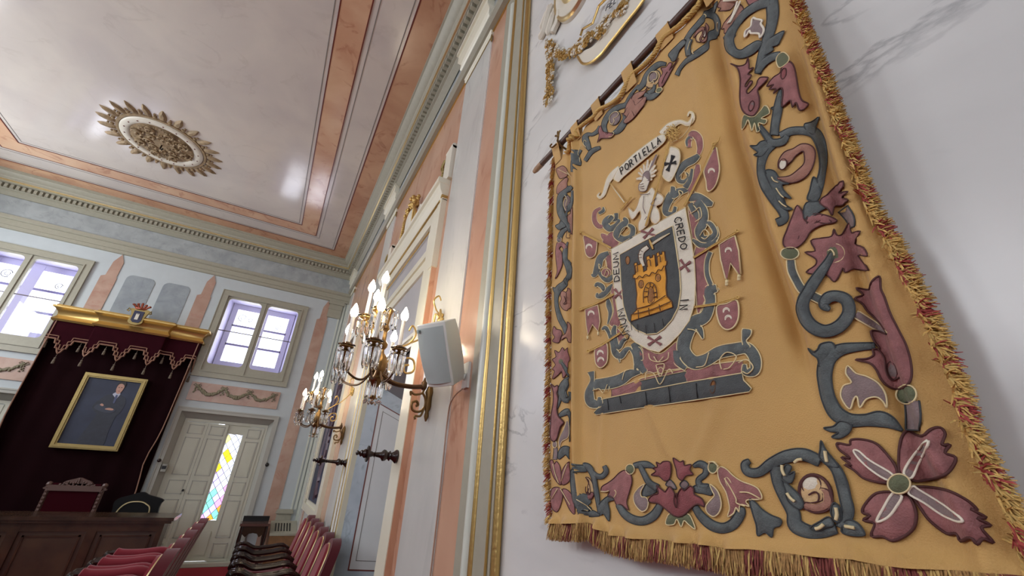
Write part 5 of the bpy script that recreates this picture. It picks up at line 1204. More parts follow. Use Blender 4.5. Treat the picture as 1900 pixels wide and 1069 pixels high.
S(LF, [(220, 20, 40), (240, 100, 30), (205, 185, 46), (155, 232, 54), (136, 300, 30), (142, 380, 30), (166, 460, 38), (198, 520, 40), (206, 570, 20)], BL); P(LF, [(112, 222), (140, 226), (165, 203), (176, 236), (130, 266)], BL, 'cnavy', 2); Ln('stitching', [[(215, 200), (200, 170), (215, 150), (232, 170)]], 'cnavy')
P(FL, [(168, 272), (180, 248), (210, 256), (226, 234), (243, 240), (245, 370), (220, 397), (185, 386), (163, 342), (174, 310)], 'epink'); Ln('stitching', [[(205, 290), (215, 325), (200, 350), (225, 340), (232, 290), (215, 260)]], 'cmaroon')
P(FL, [(120, 518), (140, 540), (170, 546), (182, 575), (172, 600), (155, 642), (110, 632), (126, 600), (110, 570)], MV, lay=2); P(FL, [(185, 588), (210, 570), (235, 486), (250, 540), (248, 642), (212, 602), (175, 622)], 'epink', lay=2)
S(LF, [(240, 900, 14), (205, 950, 60), (182, 1010, 64), (205, 1062, 40)], BL)
P(FL, [(125, 700), (160, 716), (185, 678), (202, 702), (226, 680), (240, 720), (246, 780), (226, 830), (216, 880), (190, 912), (180, 862), (150, 890), (108, 918), (126, 860), (108, 845), (132, 810), (108, 770), (136, 750)], MV, k=3, lay=2); E('bud', 180, 787, 26, 34, 'egreen', 'cnavy', 3); S(LF, [(182, 790, 16), (212, 838, 24), (240, 895, 20)], BL, lay=4)
F('e')
S(LF, [(300, 30, 36), (255, 90, 66), (232, 150, 66), (262, 225, 50), (305, 220, 40), (318, 150, 16)], BL, lay=2); S(LF, [(220, 190, 36), (206, 250, 24), (190, 310, 8)], BL)
P(FL, [(133, 74), (165, 96), (196, 84), (202, 120), (190, 160), (202, 220), (190, 320), (205, 390), (245, 433), (257, 455), (226, 490), (205, 560), (190, 612), (165, 637), (140, 626), (125, 580), (130, 480), (135, 380), (155, 250), (155, 150)], MV, lay=3, r=.0024); E('eyelet', 158, 536, 11, 40, 'ewine', 'cmaroon', 4)
S(LF, [(200, 392, 20), (240, 362, 50), (292, 345, 60), (312, 400, 26), (316, 520, 18), (316, 640, 24)], BL); P(LF, [(250, 520), (286, 428), (302, 520), (290, 600), (232, 640), (210, 702), (204, 620)], 'egrey', 'cpale'); P(LF, [(198, 742), (240, 688), (300, 690), (322, 740), (312, 815), (270, 770), (240, 790), (198, 812)], BL, 'cnavy'); E('bud', 166, 668, 22, 34, 'egrey', 'cpale', 2); S(LF, [(168, 700, 34), (166, 760, 40), (160, 815, 40)], 'egrey', 'cnavy', 0)
# bottom border (frames 7, 8)
F('7')
for pg in ([(142, 440), (100, 380), (78, 290), (95, 272), (110, 300), (125, 283), (152, 330), (158, 425)], [(158, 432), (160, 360), (185, 308), (215, 286), (226, 340), (216, 410), (180, 442)], [(142, 462), (95, 468), (80, 530), (92, 602), (130, 628), (160, 560), (166, 500)], [(166, 472), (202, 480), (236, 530), (252, 642), (220, 622), (190, 562), (168, 505)]): P(FL, pg, MV)
Ln('stitching', [[(108, 300), (125, 370), (148, 432)], [(160, 470), (190, 520), (228, 582)], [(205, 300), (165, 420)], [(140, 470), (100, 540)]])
S(LF, [(262, 300, 30), (240, 380, 34), (242, 470, 36), (262, 560, 44), (310, 625, 46), (370, 640, 44), (420, 650, 16)], BL); S(LF, [(250, 350, 40), (290, 320, 46), (345, 322, 44), (378, 380, 34), (394, 450, 30), (408, 530, 30), (420, 640, 12)], BL, lay=2)
S(LF, [(350, 335, 30), (395, 378, 34), (438, 385, 34), (468, 352, 32), (456, 315, 26)], BL, lay=2); P(LF, [(408, 600), (440, 552), (490, 518), (524, 545), (482, 562), (492, 620), (488, 692), (450, 642), (428, 652)], BL, 'cnavy', 2); P(LF, [(290, 500), (320, 560), (350, 600), (300, 620), (262, 560)], BL, 'cnavy', 2)
E('petal', 338, 470, 42, 80, 'etan', 'cmaroon', 1, -8); S(FL, [(305, 470, 16), (320, 510, 36), (350, 525, 44), (378, 500, 20)], MV, 'cmaroon', 2); Ln('stitching', [[(320, 455), (340, 500), (365, 505), (362, 450), (340, 400)]], 'cmaroon'); Ln('stitching', [[(298, 545), (305, 590)], [(345, 590), (375, 620)], [(285, 610), (310, 620)]])
P(FL, [(637, 375), (600, 344), (560, 360), (520, 400), (480, 430), (440, 455), (437, 490), (490, 490), (480, 520), (520, 540), (540, 580), (575, 580), (622, 617), (610, 560), (632, 480), (646, 420)], MV, lay=2); E('eyelet', 585, 420, 14, 26, 'ewine', 'cmaroon', 3); E('bud', 633, 337, 30, 34, 'egreen'); Ln('stitching', [[(440, 488), (470, 492), (495, 485)], [(530, 530), (545, 500), (535, 480)]], 'cpale')
S(LF, [(655, 310, 30), (700, 305, 44), (750, 305, 40), (800, 325, 12)], BL); S(LF, [(700, 310, 30), (730, 370, 34), (765, 430, 40), (822, 465, 50)], BL, lay=2)
S(LF, [(548, 578, 36), (590, 640, 50), (650, 680, 56), (720, 690, 56), (790, 655, 60), (828, 600, 50), (838, 570, 40)], BL)
P(LF, [(740, 440), (800, 450), (832, 470), (795, 500), (770, 512), (722, 522), (716, 488)], BL, 'cnavy', 1); P(LF, [(735, 440), (690, 470), (660, 520), (672, 580), (715, 626), (752, 610), (762, 560), (745, 530), (715, 525), (710, 490)], 'egrey', 'cpale', 3)
P(FL, [(906, 288), (860, 284), (840, 300), (813, 288), (820, 320), (788, 330), (810, 350), (778, 377), (830, 385), (870, 417), (902, 402), (914, 350)], 'ewine', lay=2); P(FL, [(928, 260), (975, 286), (1000, 278), (1006, 310), (1052, 304), (1045, 340), (1067, 372), (1020, 380), (990, 414), (960, 390), (950, 340)], 'ewine', lay=2)
P(LF, [(875, 442), (902, 408), (935, 440), (946, 472), (905, 462)], 'egrey', 'cnavy'); P(LF, [(972, 442), (1000, 412), (1032, 440), (1002, 472)], 'egrey', 'cnavy')
P(FL, [(763, 557), (790, 515), (830, 500), (818, 448), (860, 480), (880, 490), (906, 456), (935, 490), (955, 535), (966, 500), (990, 468), (1010, 482), (1047, 453), (1072, 470), (1080, 510), (1130, 540), (1148, 592), (1100, 577), (1060, 600), (1020, 640), (975, 662), (930, 650), (880, 610), (830, 572)], 'ewine', lay=3, r=.0017); Ln('stitching', [[(956, 500), (950, 560), (965, 600), (972, 560), (965, 500)]], 'cmaroon', lay=5)
P(LF, [(906, 640), (878, 712), (935, 716), (955, 680), (985, 732), (1005, 690), (1035, 715), (1082, 747), (1052, 665), (1022, 640), (975, 656)], 'egreen', 'cpale', 2)
S(LF, [(1065, 315, 20), (1110, 300, 44), (1152, 325, 44), (1145, 370, 36), (1102, 408, 36), (1112, 450, 40), (1165, 462, 50)], BL); P(LF, [(1060, 460), (1110, 440), (1182, 450), (1192, 512), (1130, 502), (1080, 492)], BL, 'cnavy', 1)
S(LF, [(1075, 595, 40), (1120, 660, 56), (1190, 720, 66), (1270, 740, 66), (1340, 710, 70), (1388, 640, 64), (1400, 600, 30)], BL)
P(FL, [(1257, 320), (1235, 350), (1250, 420), (1290, 490), (1310, 560), (1317, 610), (1304, 662), (1345, 640), (1362, 600), (1382, 630), (1392, 580), (1452, 592), (1430, 560), (1455, 545), (1537, 540), (1520, 480), (1480, 450), (1400, 420), (1340, 380), (1300, 340)], MV, 'cpale', 2); E('eyelet', 1315, 432, 16, 42, 'ewine', 'cpale', 3, -25); Ln('stitching', [[(1290, 400), (1340, 480), (1370, 540), (1375, 570), (1430, 590)], [(1395, 495), (1460, 500), (1535, 540)]]); E('bud', 1202, 325, 32, 40, 'egreen'); Ln('stitching', [[(1180, 290), (1215, 290), (1250, 320)]])
P(LF, [(1185, 443), (1203, 490), (1215, 520), (1180, 560), (1158, 590), (1165, 632), (1210, 662), (1250, 632), (1264, 570), (1245, 500), (1215, 460)], 'egrey', 'cpale', 3)
P(LF, [(1453, 545), (1490, 560), (1540, 610), (1600, 650), (1668, 680), (1665, 722), (1620, 740), (1606, 802), (1560, 770), (1510, 792), (1500, 720), (1475, 640)], BL, 'cnavy', 2)
F('8')
S(LF, [(148, 262, 30), (118, 285, 48), (138, 330, 52), (210, 332, 56), (290, 275, 66), (390, 232, 78), (500, 222, 76), (600, 265, 66)], BL, lay=2)
S(LF, [(310, 300, 70), (335, 400, 80), (380, 500, 80), (425, 590, 80), (440, 670, 90), (520, 712, 80), (610, 718, 66), (700, 695, 60)], BL)
S(LF, [(640, 250, 50), (700, 310, 60), (738, 400, 72), (762, 500, 72), (778, 590, 76), (740, 690, 80)], BL, lay=2)
P(LF, [(610, 132), (640, 190), (682, 240), (722, 300), (650, 290), (600, 240), (604, 190)], BL, 'cnavy', 3); P(LF, [(770, 640), (830, 650), (872, 690), (887, 737), (800, 737), (740, 712)], BL, 'cnavy', 3); P(LF, [(380, 290), (420, 300), (400, 350), (440, 330), (420, 400), (360, 380)], BL, 'cnavy', 3)
P(LF, [(360, 380), (420, 430), (470, 480), (498, 540), (470, 570), (400, 520), (380, 450)], BL, 'cnavy', 3); P(LF, [(690, 530), (730, 560), (740, 640), (700, 650), (672, 590)], BL, 'cnavy', 3); P(LF, [(540, 690), (600, 650), (660, 620), (690, 670), (640, 690), (590, 710)], BL, 'cnavy', 3)
Ln('stitching', [[(370, 290), (372, 325), (388, 358)], [(450, 275), (470, 258), (497, 254)], [(645, 200), (650, 235), (657, 270)], [(403, 468), (425, 500), (452, 522)], [(714, 560), (722, 600), (715, 640)], [(585, 697), (610, 690), (637, 668)], [(773, 680), (835, 690)]], 'cpale', .0026, 5)
E('petal', 568, 468, 98, 122, 'etan', 'cmaroon', 1, -25, r=.003); S(FL, [(600, 440, 14), (640, 470, 50), (645, 535, 70), (575, 562, 66), (500, 545, 40)], 'epink', 'cmaroon', 2); E('petal', 545, 415, 62, 56, 'ecream', 'cmaroon', 2); Ln('stitching', [[(535, 480), (575, 460), (600, 480), (595, 520), (555, 530)]], 'cmaroon')
Q = {'a': [(1085, 385), (1030, 402), (960, 396), (880, 372), (820, 322), (758, 285), (802, 290), (738, 240), (792, 242), (725, 190), (712, 148), (790, 160), (800, 128), (870, 124), (960, 150), (1030, 220), (1082, 290), (1098, 350)],
     'b': [(1115, 345), (1104, 230), (1120, 120), (1162, 68), (1210, 92), (1260, 102), (1310, 60), (1370, 48), (1402, 90), (1380, 158), (1432, 158), (1400, 210), (1468, 240), (1440, 310), (1380, 360), (1250, 390), (1180, 382)],
     'c': [(1188, 432), (1300, 430), (1430, 455), (1550, 520), (1605, 575), (1565, 570), (1662, 622), (1608, 630), (1692, 672), (1632, 690), (1710, 782), (1640, 758), (1606, 794), (1566, 752), (1500, 775), (1476, 728), (1410, 725), (1300, 640), (1230, 540), (1188, 470)],
     'd': [(1060, 460), (960, 470), (890, 540), (872, 592), (922, 610), (878, 642), (950, 662), (928, 742), (1000, 746), (1060, 772), (1130, 750), (1200, 690), (1217, 600), (1180, 500), (1130, 470)]}
for q in Q.values(): P(FL, q, 'emauve', lay=2, r=.0020, puff=.007)
for q in ([(828, 198), (862, 202), (930, 260), (1078, 350), (1052, 388), (950, 330), (860, 250)], [(1290, 138), (1303, 160), (1250, 270), (1200, 372), (1150, 342), (1190, 260)], [(1208, 425), (1250, 450), (1400, 540), (1518, 632), (1500, 652), (1400, 612), (1280, 532), (1178, 470)], [(1080, 470), (1137, 490), (1100, 560), (1050, 622), (988, 652), (978, 640), (1010, 580)]): P('petal', q, 'egrey', 'cwhite', 6, r=.0017)
E('bud', 1125, 410, 72, 62, 'egreen', 'cpale', 8, puff=.006)
E2 = None
# --- central arms (frames a, b, i)
F('b')
PC = 'cpale'
P('mantling', [(590, 200), (650, 190), (640, 290), (660, 380), (700, 400), (640, 440), (600, 520), (590, 420), (575, 300)], 'ewine' if 0 else MV, PC, 0); P('mantling', [(330, 670), (420, 705), (505, 645), (510, 720), (545, 765), (440, 785), (340, 795), (315, 720)], MV, PC, 0)
P('mantling', [(150, 165), (205, 120), (240, 150), (200, 215), (160, 190)], MV, PC, 0)
P('scroll_base', [(190, 872), (260, 850), (330, 822), (440, 795), (550, 772), (660, 755), (810, 735), (818, 797), (550, 842), (190, 908)], MV, PC, 0, sharp=True)
P('plinth', [(330, 832), (545, 787), (551, 838), (333, 882)], 'ednavy', PC, 1, sharp=True)
P('scroll_base', [(140, 922), (330, 882), (550, 840), (812, 796), (820, 830), (856, 868), (846, 886), (700, 908), (550, 930), (300, 966), (122, 994), (112, 982), (140, 950)], 'ednavy', PC, 2, sharp=True); E('worn_patch', 676, 862, 12, 30, 'ebrown', 'cbrown', 3, 5, r=.0012, puff=.001)
Ln('stitching', [[(238, 905), (245, 940)], [(360, 885), (368, 950)], [(470, 860), (478, 935)], [(600, 845), (606, 915)], [(180, 915), (186, 972)]], 'cblack', .0012)
SM = 'mantling'
S(SM, [(300, 655, 36), (320, 700, 50), (325, 750, 50), (352, 792, 30)], BL, PC); S(SM, [(500, 690, 40), (505, 740, 36), (545, 775, 24)], BL, PC)
S(SM, [(690, 395, 36), (655, 410, 56), (660, 460, 50), (635, 530, 56), (580, 560, 64), (545, 620, 66), (535, 690, 64), (580, 745, 66), (640, 735, 60), (700, 700, 60), (770, 685, 60), (835, 680, 56), (872, 730, 56), (868, 785, 50), (826, 790, 34), (822, 755, 20)], BL, PC, 1)
S(SM, [(835, 590, 44), (832, 610, 46), (822, 645, 22), (838, 680, 34)], BL, PC, 2); Ln('stitching', [[(720, 780), (712, 735), (745, 700), (790, 720), (760, 770), (730, 780)], [(800, 750), (840, 735), (870, 770), (845, 800), (820, 790)], [(600, 770), (640, 760), (660, 700)], [(560, 590), (600, 600), (630, 640)]])
S(SM, [(98, 790, 34), (104, 830, 20), (90, 890, 44), (98, 935, 46), (135, 940, 36), (138, 910, 16)], BL, PC, 2); S(SM, [(110, 850, 50), (170, 845, 56), (230, 830, 56), (280, 800, 44), (330, 790, 20)], BL, PC, 1); Ln('stitching', [[(110, 880), (140, 870), (160, 890), (180, 850)], [(185, 885), (190, 860)], [(250, 830), (262, 790), (285, 780)]])
Ln('stitching', [[(375, 705), (385, 735), (430, 745), (465, 730), (470, 700)], [(410, 760), (430, 815), (450, 760), (430, 755), (410, 760)], [(360, 830), (365, 795), (400, 800), (430, 850), (470, 780), (490, 800)], [(400, 720), (420, 745), (445, 720)]])
E('petal', 430, 785, 12, 14, 'emauve', PC, 3, r=.0014)
# side mantling right
F('a')
P(SM, [(785, 680), (840, 700), (885, 760), (870, 860), (820, 905), (800, 800)], MV, PC, 0); P(SM, [(790, 560), (850, 590), (900, 640), (870, 690), (800, 640)], MV, PC, 0)
S(SM, [(790, 290, 30), (790, 245, 36), (815, 205, 50), (850, 230, 50), (860, 290, 40), (848, 335, 26)], MV, PC, 0); S(SM, [(780, 285, 14), (780, 250, 26), (800, 225, 24), (815, 235, 12)], BL, PC, 1)
S(SM, [(855, 340, 30), (820, 370, 50), (765, 400, 50), (728, 450, 46), (726, 500, 34), (762, 510, 28), (790, 480, 20), (775, 452, 12)], BL, PC, 1); S(SM, [(845, 400, 30), (840, 460, 46), (815, 520, 44), (790, 570, 40)], MV, PC, 0); S(SM, [(815, 430, 20), (800, 500, 30), (770, 550, 40)], BL, PC, 2)
S(SM, [(790, 560, 24), (730, 575, 50), (680, 600, 60), (648, 660, 50), (645, 710, 40), (690, 715, 30), (705, 670, 24)], BL, PC, 1); P(SM, [(675, 560), (680, 540), (705, 545), (712, 570), (740, 590), (700, 620), (672, 600)], BL, PC, 2)
S(SM, [(790, 620, 40), (840, 610, 60), (900, 640, 60), (945, 655, 28)], BL, PC, 1); S(SM, [(845, 640, 60), (885, 700, 60), (885, 770, 60), (860, 830, 60), (880, 875, 50), (935, 872, 40), (962, 835, 34), (935, 785, 34), (905, 770, 24)], BL, PC, 2); S(SM, [(800, 650, 40), (825, 700, 44), (850, 750, 36)], BL, PC, 1)
S(SM, [(815, 880, 20), (870, 915, 44), (935, 905, 44), (970, 860, 30)], BL, PC, 1); Ln('stitching', [[(805, 720), (840, 700), (870, 680), (880, 740), (840, 770)], [(870, 860), (900, 820), (930, 850), (905, 880), (880, 870)], [(740, 600), (735, 570), (760, 590), (700, 650)], [(740, 480), (770, 450), (785, 480)]])
F('b'); S(SM, [(660, 225, 24), (645, 270, 24), (645, 330, 24), (665, 385, 24)], BL, PC, 1); S(SM, [(615, 160, 20), (650, 180, 30), (690, 150, 24), (680, 110, 30)], BL, PC, 1); S(SM, [(575, 545, 24), (610, 590, 30), (625, 635, 10)], BL, PC, 1)
# side mantling left
F('a'); S(SM, [(225, 676, 20), (188, 705, 30), (186, 760, 34), (215, 795, 34), (255, 785, 20)], MV, PC, 0); S(SM, [(242, 672, 10), (243, 695, 24), (215, 712, 20)], BL, PC, 1)
S(SM, [(325, 712, 30), (325, 750, 26), (290, 745, 50), (255, 775, 46), (285, 810, 44), (325, 790, 34), (345, 750, 20)], BL, PC, 1); S(SM, [(375, 745, 24), (392, 765, 36), (360, 800, 50), (330, 850, 46), (375, 880, 44), (425, 860, 36), (435, 810, 34), (405, 785, 20)], BL, PC, 2)
P(SM, [(232, 838), (280, 855), (345, 900), (310, 935), (250, 895), (225, 860)], MV, PC, 0); Ln('stitching', [[(280, 750), (300, 725), (320, 745), (295, 775)], [(395, 840), (420, 820), (400, 800), (370, 820), (350, 870)]])
F('i'); P(SM, [(300, 0), (352, 0), (368, 150), (330, 150), (300, 90)], MV, PC, 0); P(SM, [(340, 300), (380, 262), (405, 400), (430, 580), (400, 640), (330, 612), (368, 500)], MV, PC, 0); P(SM, [(395, 650), (440, 690), (470, 740), (420, 790), (390, 720)], MV, PC, 0)
S(SM, [(330, 0, 40), (260, 40, 66), (235, 120, 66), (205, 190, 44), (180, 185, 20)], BL, PC, 1); S(SM, [(250, 170, 40), (290, 225, 40), (330, 230, 50), (370, 190, 30)], BL, PC, 1); E(SM, 310, 170, 42, 36, MV, PC, 2); S(SM, [(215, 290, 24), (235, 270, 40), (275, 290, 44), (285, 320, 30), (260, 300, 12)], BL, PC, 2); S(SM, [(360, 270, 20), (320, 320, 50), (270, 365, 50), (232, 372, 40), (232, 345, 20)], BL, PC, 1)
Ln('stitching', [[(255, 140), (250, 100), (265, 110), (260, 140), (310, 120)], [(290, 80), (310, 60), (325, 120)], [(300, 200), (320, 150), (340, 180), (320, 210)]])
S(SM, [(320, 395, 30), (330, 450, 50), (342, 520, 36), (320, 615, 14)], BL, PC, 1); S(SM, [(270, 660, 20), (300, 645, 40), (330, 690, 34), (360, 780, 40), (385, 860, 60), (430, 890, 60), (475, 840, 50), (510, 825, 30), (545, 870, 30), (562, 960, 36), (556, 1040, 30)], BL, PC, 1); S(SM, [(385, 625, 30), (372, 680, 50), (385, 760, 50), (415, 820, 40), (450, 760, 44), (480, 745, 30)], BL, PC, 1)
S(SM, [(415, 890, 30), (425, 945, 10)], BL, PC, 1); S(SM, [(560, 820, 20), (590, 900, 50), (600, 980, 60)], BL, PC, 0); E(SM, 605, 870, 22, 60, MV, PC, 2, -15)
# pennants
def pennant(fr, poly, pole, cres, m=MV, lay=3):
    F(fr); s = cur[2] / 2.545; S('pennant_pole', [(a, b, 7 * s) for a, b in pole], 'cgold', 'cgold', lay + 1, r=.0012, puff=.003)
    a, b = pole[-1] if fr != 'i' else pole[0]
    E('pole_tip', a, b, 7 * s, 6 * s, 'cgold', 'cgold', lay + 2, r=.0016)
    P('pennant', poly, m, PC, lay, sharp=True, r=.0018)
    for x, y in cres: S('crescent', [(x - 13 * s, y + 8 * s, 2 * s), (x - 10 * s, y - 5 * s, 7 * s), (x, y - 11 * s, 8 * s), (x + 11 * s, y - 7 * s, 5 * s), (x + 15 * s, y + 3 * s, 1.5 * s)], 'ecream', 'cwhite', lay + 2, r=.001)
    return s
pennant('b', crom([(66, 148), (68, 190), (74, 235), (95, 253), (118, 240), (126, 200), (122, 170)], 4, True), [(195, 207), (120, 168), (50, 132)], [(92, 203)])
pennant('b', [(705, 192), (742, 168), (780, 150), (798, 220), (808, 330), (800, 335), (760, 280), (745, 358), (735, 350), (712, 260)], [(586, 254), (690, 190), (795, 130)], [(752, 222)])
pennant('b', crom([(694, 485), (740, 470), (790, 455), (798, 530), (775, 580), (738, 592), (706, 560)], 4, True), [(590, 486), (700, 470), (798, 442)], [(743, 505), (752, 540)])
pennant('i', [(130, 490), (185, 470), (240, 450), (252, 520), (260, 590), (245, 680), (195, 620), (155, 715), (140, 620)], [(95, 488), (240, 430), (380, 358)], [(187, 528)])
pennant('i', crom([(218, 832), (270, 808), (320, 785), (326, 900), (310, 960), (266, 992), (226, 962), (214, 900)], 4, True), [(165, 850), (300, 780), (438, 690)], [(268, 868), (272, 928)])
pennant('a', crom([(965, 290), (982, 350), (992, 440), (970, 530), (935, 572), (912, 565), (906, 510), (892, 450), (915, 390)], 3, True), [(770, 668), (860, 490), (960, 275)], [(945, 450)])
F('a'); Ln('stitching', [[(960, 265), (985, 260), (998, 225)], [(955, 262), (970, 275), (978, 262)]], 'cgold'); F('b')
for x, y in ((745, 360), (803, 335)): Ln('pennant_tassel', [[(x, y), (x - 2, y + 20)], [(x - 5, y + 22), (x + 4, y + 22)]], 'cpale', .0035)
F('i')
for x, y in ((157, 718), (248, 684)): Ln('pennant_tassel', [[(x, y), (x + 2, y + 30)]], 'cpale', .0035)
# shield
F('b')
P('shield_border', [(193, 212), (250, 180), (370, 112), (460, 62), (545, 15), (558, 90), (575, 180), (588, 270), (594, 370), (590, 470), (565, 550), (520, 612), (470, 662), (422, 698), (370, 686), (310, 652), (262, 605), (228, 530), (210, 420), (200, 310)], 'ecream', PC, 3, sharp=True, puff=.003)
P('shield_field', [(240, 240), (320, 196), (400, 153), (490, 105), (500, 160), (512, 240), (524, 320), (530, 410), (518, 490), (488, 548), (450, 590), (418, 612), (370, 616), (318, 594), (280, 552), (258, 480), (248, 390), (243, 310)], 'ednavy', PC, 6, sharp=True, puff=.003, r=.0016)
Ln('stitching', [[(300, 560), (305, 598)], [(330, 570), (336, 608)], [(370, 575), (374, 616)], [(410, 565), (416, 608)], [(450, 545), (456, 580)]], 'cblack', .0009, 8)
E('worn_patch', 281, 268, 10, 20, 'ebrown', 'cbrown', 8, r=.0008, puff=.001)
for x, y, s, a in ((375, 140, 36, -12), (548, 292, 30, 12), (235, 424, 26, 8), (405, 646, 38, 0)):
    for d in (35, -40):
        t_ = RAD(d + a); dx, dy = cos(t_) * s, sin(t_) * s * (1.25 if abs(x - 375) > 100 and x != 405 else .8)
        S('cross', [(x - dx, y - dy, 12), (x, y, 5), (x + dx, y + dy, 12)], 'emauve', 'emauve', 6, r=.0009)
def text(s, p0, p1, up, w=.72, m='cblack', r=.0016, lay=6, wd=None):
    n = len(s); mb = MB()
    for i, ch in enumerate(s):
        a = (p0[0] + (p1[0] - p0[0]) * i / n, p0[1] + (p1[1] - p0[1]) * i / n); ad = ((p1[0] - p0[0]) / n * w / .65, (p1[1] - p0[1]) / n * w / .65); upv = up(i / max(1, n - 1)) if callable(up) else up
        for st in GL[ch]: mb.tube([bp2(*pt(a[0] + ad[0] * u + upv[0] * v, a[1] + ad[1] * u + upv[1] * v), .0015 * lay + .0035) for u, v in st], r, 5, 0)
    return mb.build('embroidered_lettering', m, ban, 180)
text('CREDO', (500, 72), (535, 226), lambda t: (33 - 2 * t, -10 + 2 * t)); text('IN', (533, 452), (525, 512), (38, -4))
text('DEUM', (242, 362), (236, 226), lambda t: (-25, 7)); text('UNUM', (293, 634), (260, 490), lambda t: (-30 + 0 * t, 12 - 2 * t))
# castle
CO = 'cbrown'
P('castle', [(297, 556), (300, 526), (326, 500), (322, 470), (326, 430), (320, 385), (316, 352), (306, 352), (308, 336), (318, 334), (312, 282), (325, 278), (328, 290), (339, 288), (341, 272), (352, 274), (358, 322), (372, 314), (370, 252), (384, 246), (388, 258), (399, 254), (400, 242), (410, 244), (416, 298), (424, 292), (417, 236), (430, 230), (433, 243), (444, 239), (444, 226), (456, 228), (462, 270), (468, 272), (466, 290), (460, 296), (466, 350), (464, 400), (468, 436), (492, 464), (496, 490), (440, 510), (370, 532)], 'eorange', CO, 8, sharp=True, r=.0018, puff=.004)
Ln('castle_seams', [[(326, 500), (400, 480), (470, 437)], [(306, 526), (400, 504), (494, 466)], [(312, 352), (330, 358), (345, 345), (360, 352), (375, 338), (392, 345), (405, 328), (422, 334), (435, 316), (450, 318), (462, 298)], [(340, 505), (343, 545)], [(390, 495), (394, 528)], [(440, 480), (446, 508)], [(330, 330), (326, 300), (335, 296), (338, 325)], [(384, 302), (382, 275), (395, 270), (400, 298)], [(432, 285), (430, 258), (442, 252), (447, 280)]], CO, .0013, 11)
P('castle_gate', [(385, 468), (384, 420), (392, 396), (403, 398), (410, 420), (412, 462)], 'ebrown', CO, 10, r=.0014)
Ln('castle_seams', [[(366, 470), (365, 430), (372, 400), (385, 380), (402, 376), (418, 388), (428, 415), (430, 450)], [(365, 445), (384, 440)], [(366, 418), (384, 418)], [(374, 396), (388, 404)], [(396, 376), (397, 396)], [(415, 385), (407, 402)], [(412, 425), (430, 420)], [(412, 445), (430, 440)]], CO, .0013, 11)
E('castle_window', 350, 382, 12, 18, 'ebrown', CO, 10, r=.0014); E('castle_window', 430, 352, 12, 17, 'ebrown', CO, 10, r=.0014)
S('armoured_arm', [(358, 296, 16), (345, 262, 22), (350, 228, 24), (378, 205, 20)], 'ecream', 'cbrown', 8, r=.0012); Ln('castle_seams', [[(338, 262), (358, 258)], [(336, 246), (356, 244)], [(345, 222), (362, 232)]], CO, .0009, 12); S('sword_hilt', [(385, 172, 8), (395, 195, 14), (403, 218, 8)], 'cgold', CO, 9, r=.001); S('sword_blade', [(400, 192, 9), (440, 166, 8), (482, 143, 2)], 'ecream', PC, 9, r=.001)
# knight, banderole and standard
F('a')
for d in ((458, 494), (470, 452), (482, 425), (505, 402), (532, 372), (560, 376), (580, 405), (588, 435), (582, 470), (560, 500), (590, 338)): S('plume', [(520, 485, 10), ((520 + d[0]) / 2, (485 + d[1]) / 2, 22), (d[0], d[1], 12)], 'ecream' if d != (590, 338) else 'egrey', 'etan', 3, r=.0009, k=3, puff=.0025)
P('knight', [(480, 620), (500, 592), (530, 582), (560, 550), (585, 575), (625, 600), (637, 625), (620, 655), (590, 672), (606, 700), (613, 750), (590, 782), (562, 772), (546, 738), (532, 792), (480, 828), (474, 780), (490, 740), (482, 700), (452, 742), (430, 752), (414, 720), (408, 676), (426, 690), (445, 702), (468, 662)], 'ecream', 'etan', 4, r=.0014)
P('helmet', [(483, 572), (480, 532), (500, 508), (508, 472), (540, 446), (548, 500), (535, 545), (522, 572)], 'ecream', 'egrey', 5, r=.0012); P('helmet', [(508, 472), (540, 446), (548, 500), (530, 505)], 'egrey', 'egrey', 6, r=.001)
Ln('stitching', [[(488, 538), (515, 530)], [(490, 552), (520, 545)], [(496, 562), (520, 560)], [(495, 600), (540, 598), (560, 590)], [(520, 610), (515, 680), (530, 720)], [(600, 620), (565, 660), (590, 670)], [(540, 740), (525, 760)]], 'egrey', .0011, 7)
S('sword_blade', [(388, 648, 10), (340, 585, 10), (292, 520, 3)], 'ecream', 'cgold', 5, r=.0012); S('sword_hilt', [(362, 692, 10), (395, 655, 9), (432, 612, 8)], 'cgold', 'cgold', 6, r=.0012)
S('standard_pole', [(678, 262, 8), (640, 420, 8), (585, 620, 8), (530, 800, 8)], 'cgold', 'cgold', 8, r=.0012)
P('standard', [(682, 292), (735, 310), (744, 370), (726, 432), (682, 512), (640, 492), (628, 450), (652, 370), (672, 330)], 'ecream', PC, 5, r=.0015)
for q in ([(706, 352, 26), (697, 378, 12), (688, 402, 8), (679, 428, 12), (670, 448, 26)], [(652, 406, 22), (670, 403, 11), (688, 401, 8), (706, 399, 11), (724, 396, 24)]): S('black_cross', q, 'cblack', 'cblack', 8, r=.0008)
mbx = []
for i in range(8): a = i * pi / 4; mbx += [[(700 + 42 * cos(a) + 12 * cos(a + b), 205 + 42 * sin(a) + 12 * sin(a + b)) for b in (0, 1, 2, 3, 4, 5)], [(700, 205), (700 + 44 * cos(a), 205 + 44 * sin(a))]]
mbx += [[(700 + 25 * cos(b * .8), 205 + 25 * sin(b * .8)) for b in range(9)]]
Ln('gold_finial', mbx, 'cgold', .0016, 6)
S('banderole', [(352, 425, 40), (318, 455, 44), (284, 492, 34), (264, 540, 26), (248, 588, 22), (226, 612, 16), (210, 600, 12), (222, 580, 6)], 'ecream', PC, 2); S('banderole', [(615, 205, 36), (672, 158, 50), (735, 128, 26), (786, 142, 26), (816, 112, 26), (816, 76, 16), (796, 68, 12), (786, 92, 8)], 'ecream', PC, 2); Ln('stitching', [[(822, 110), (795, 180), (745, 235), (690, 262)]])
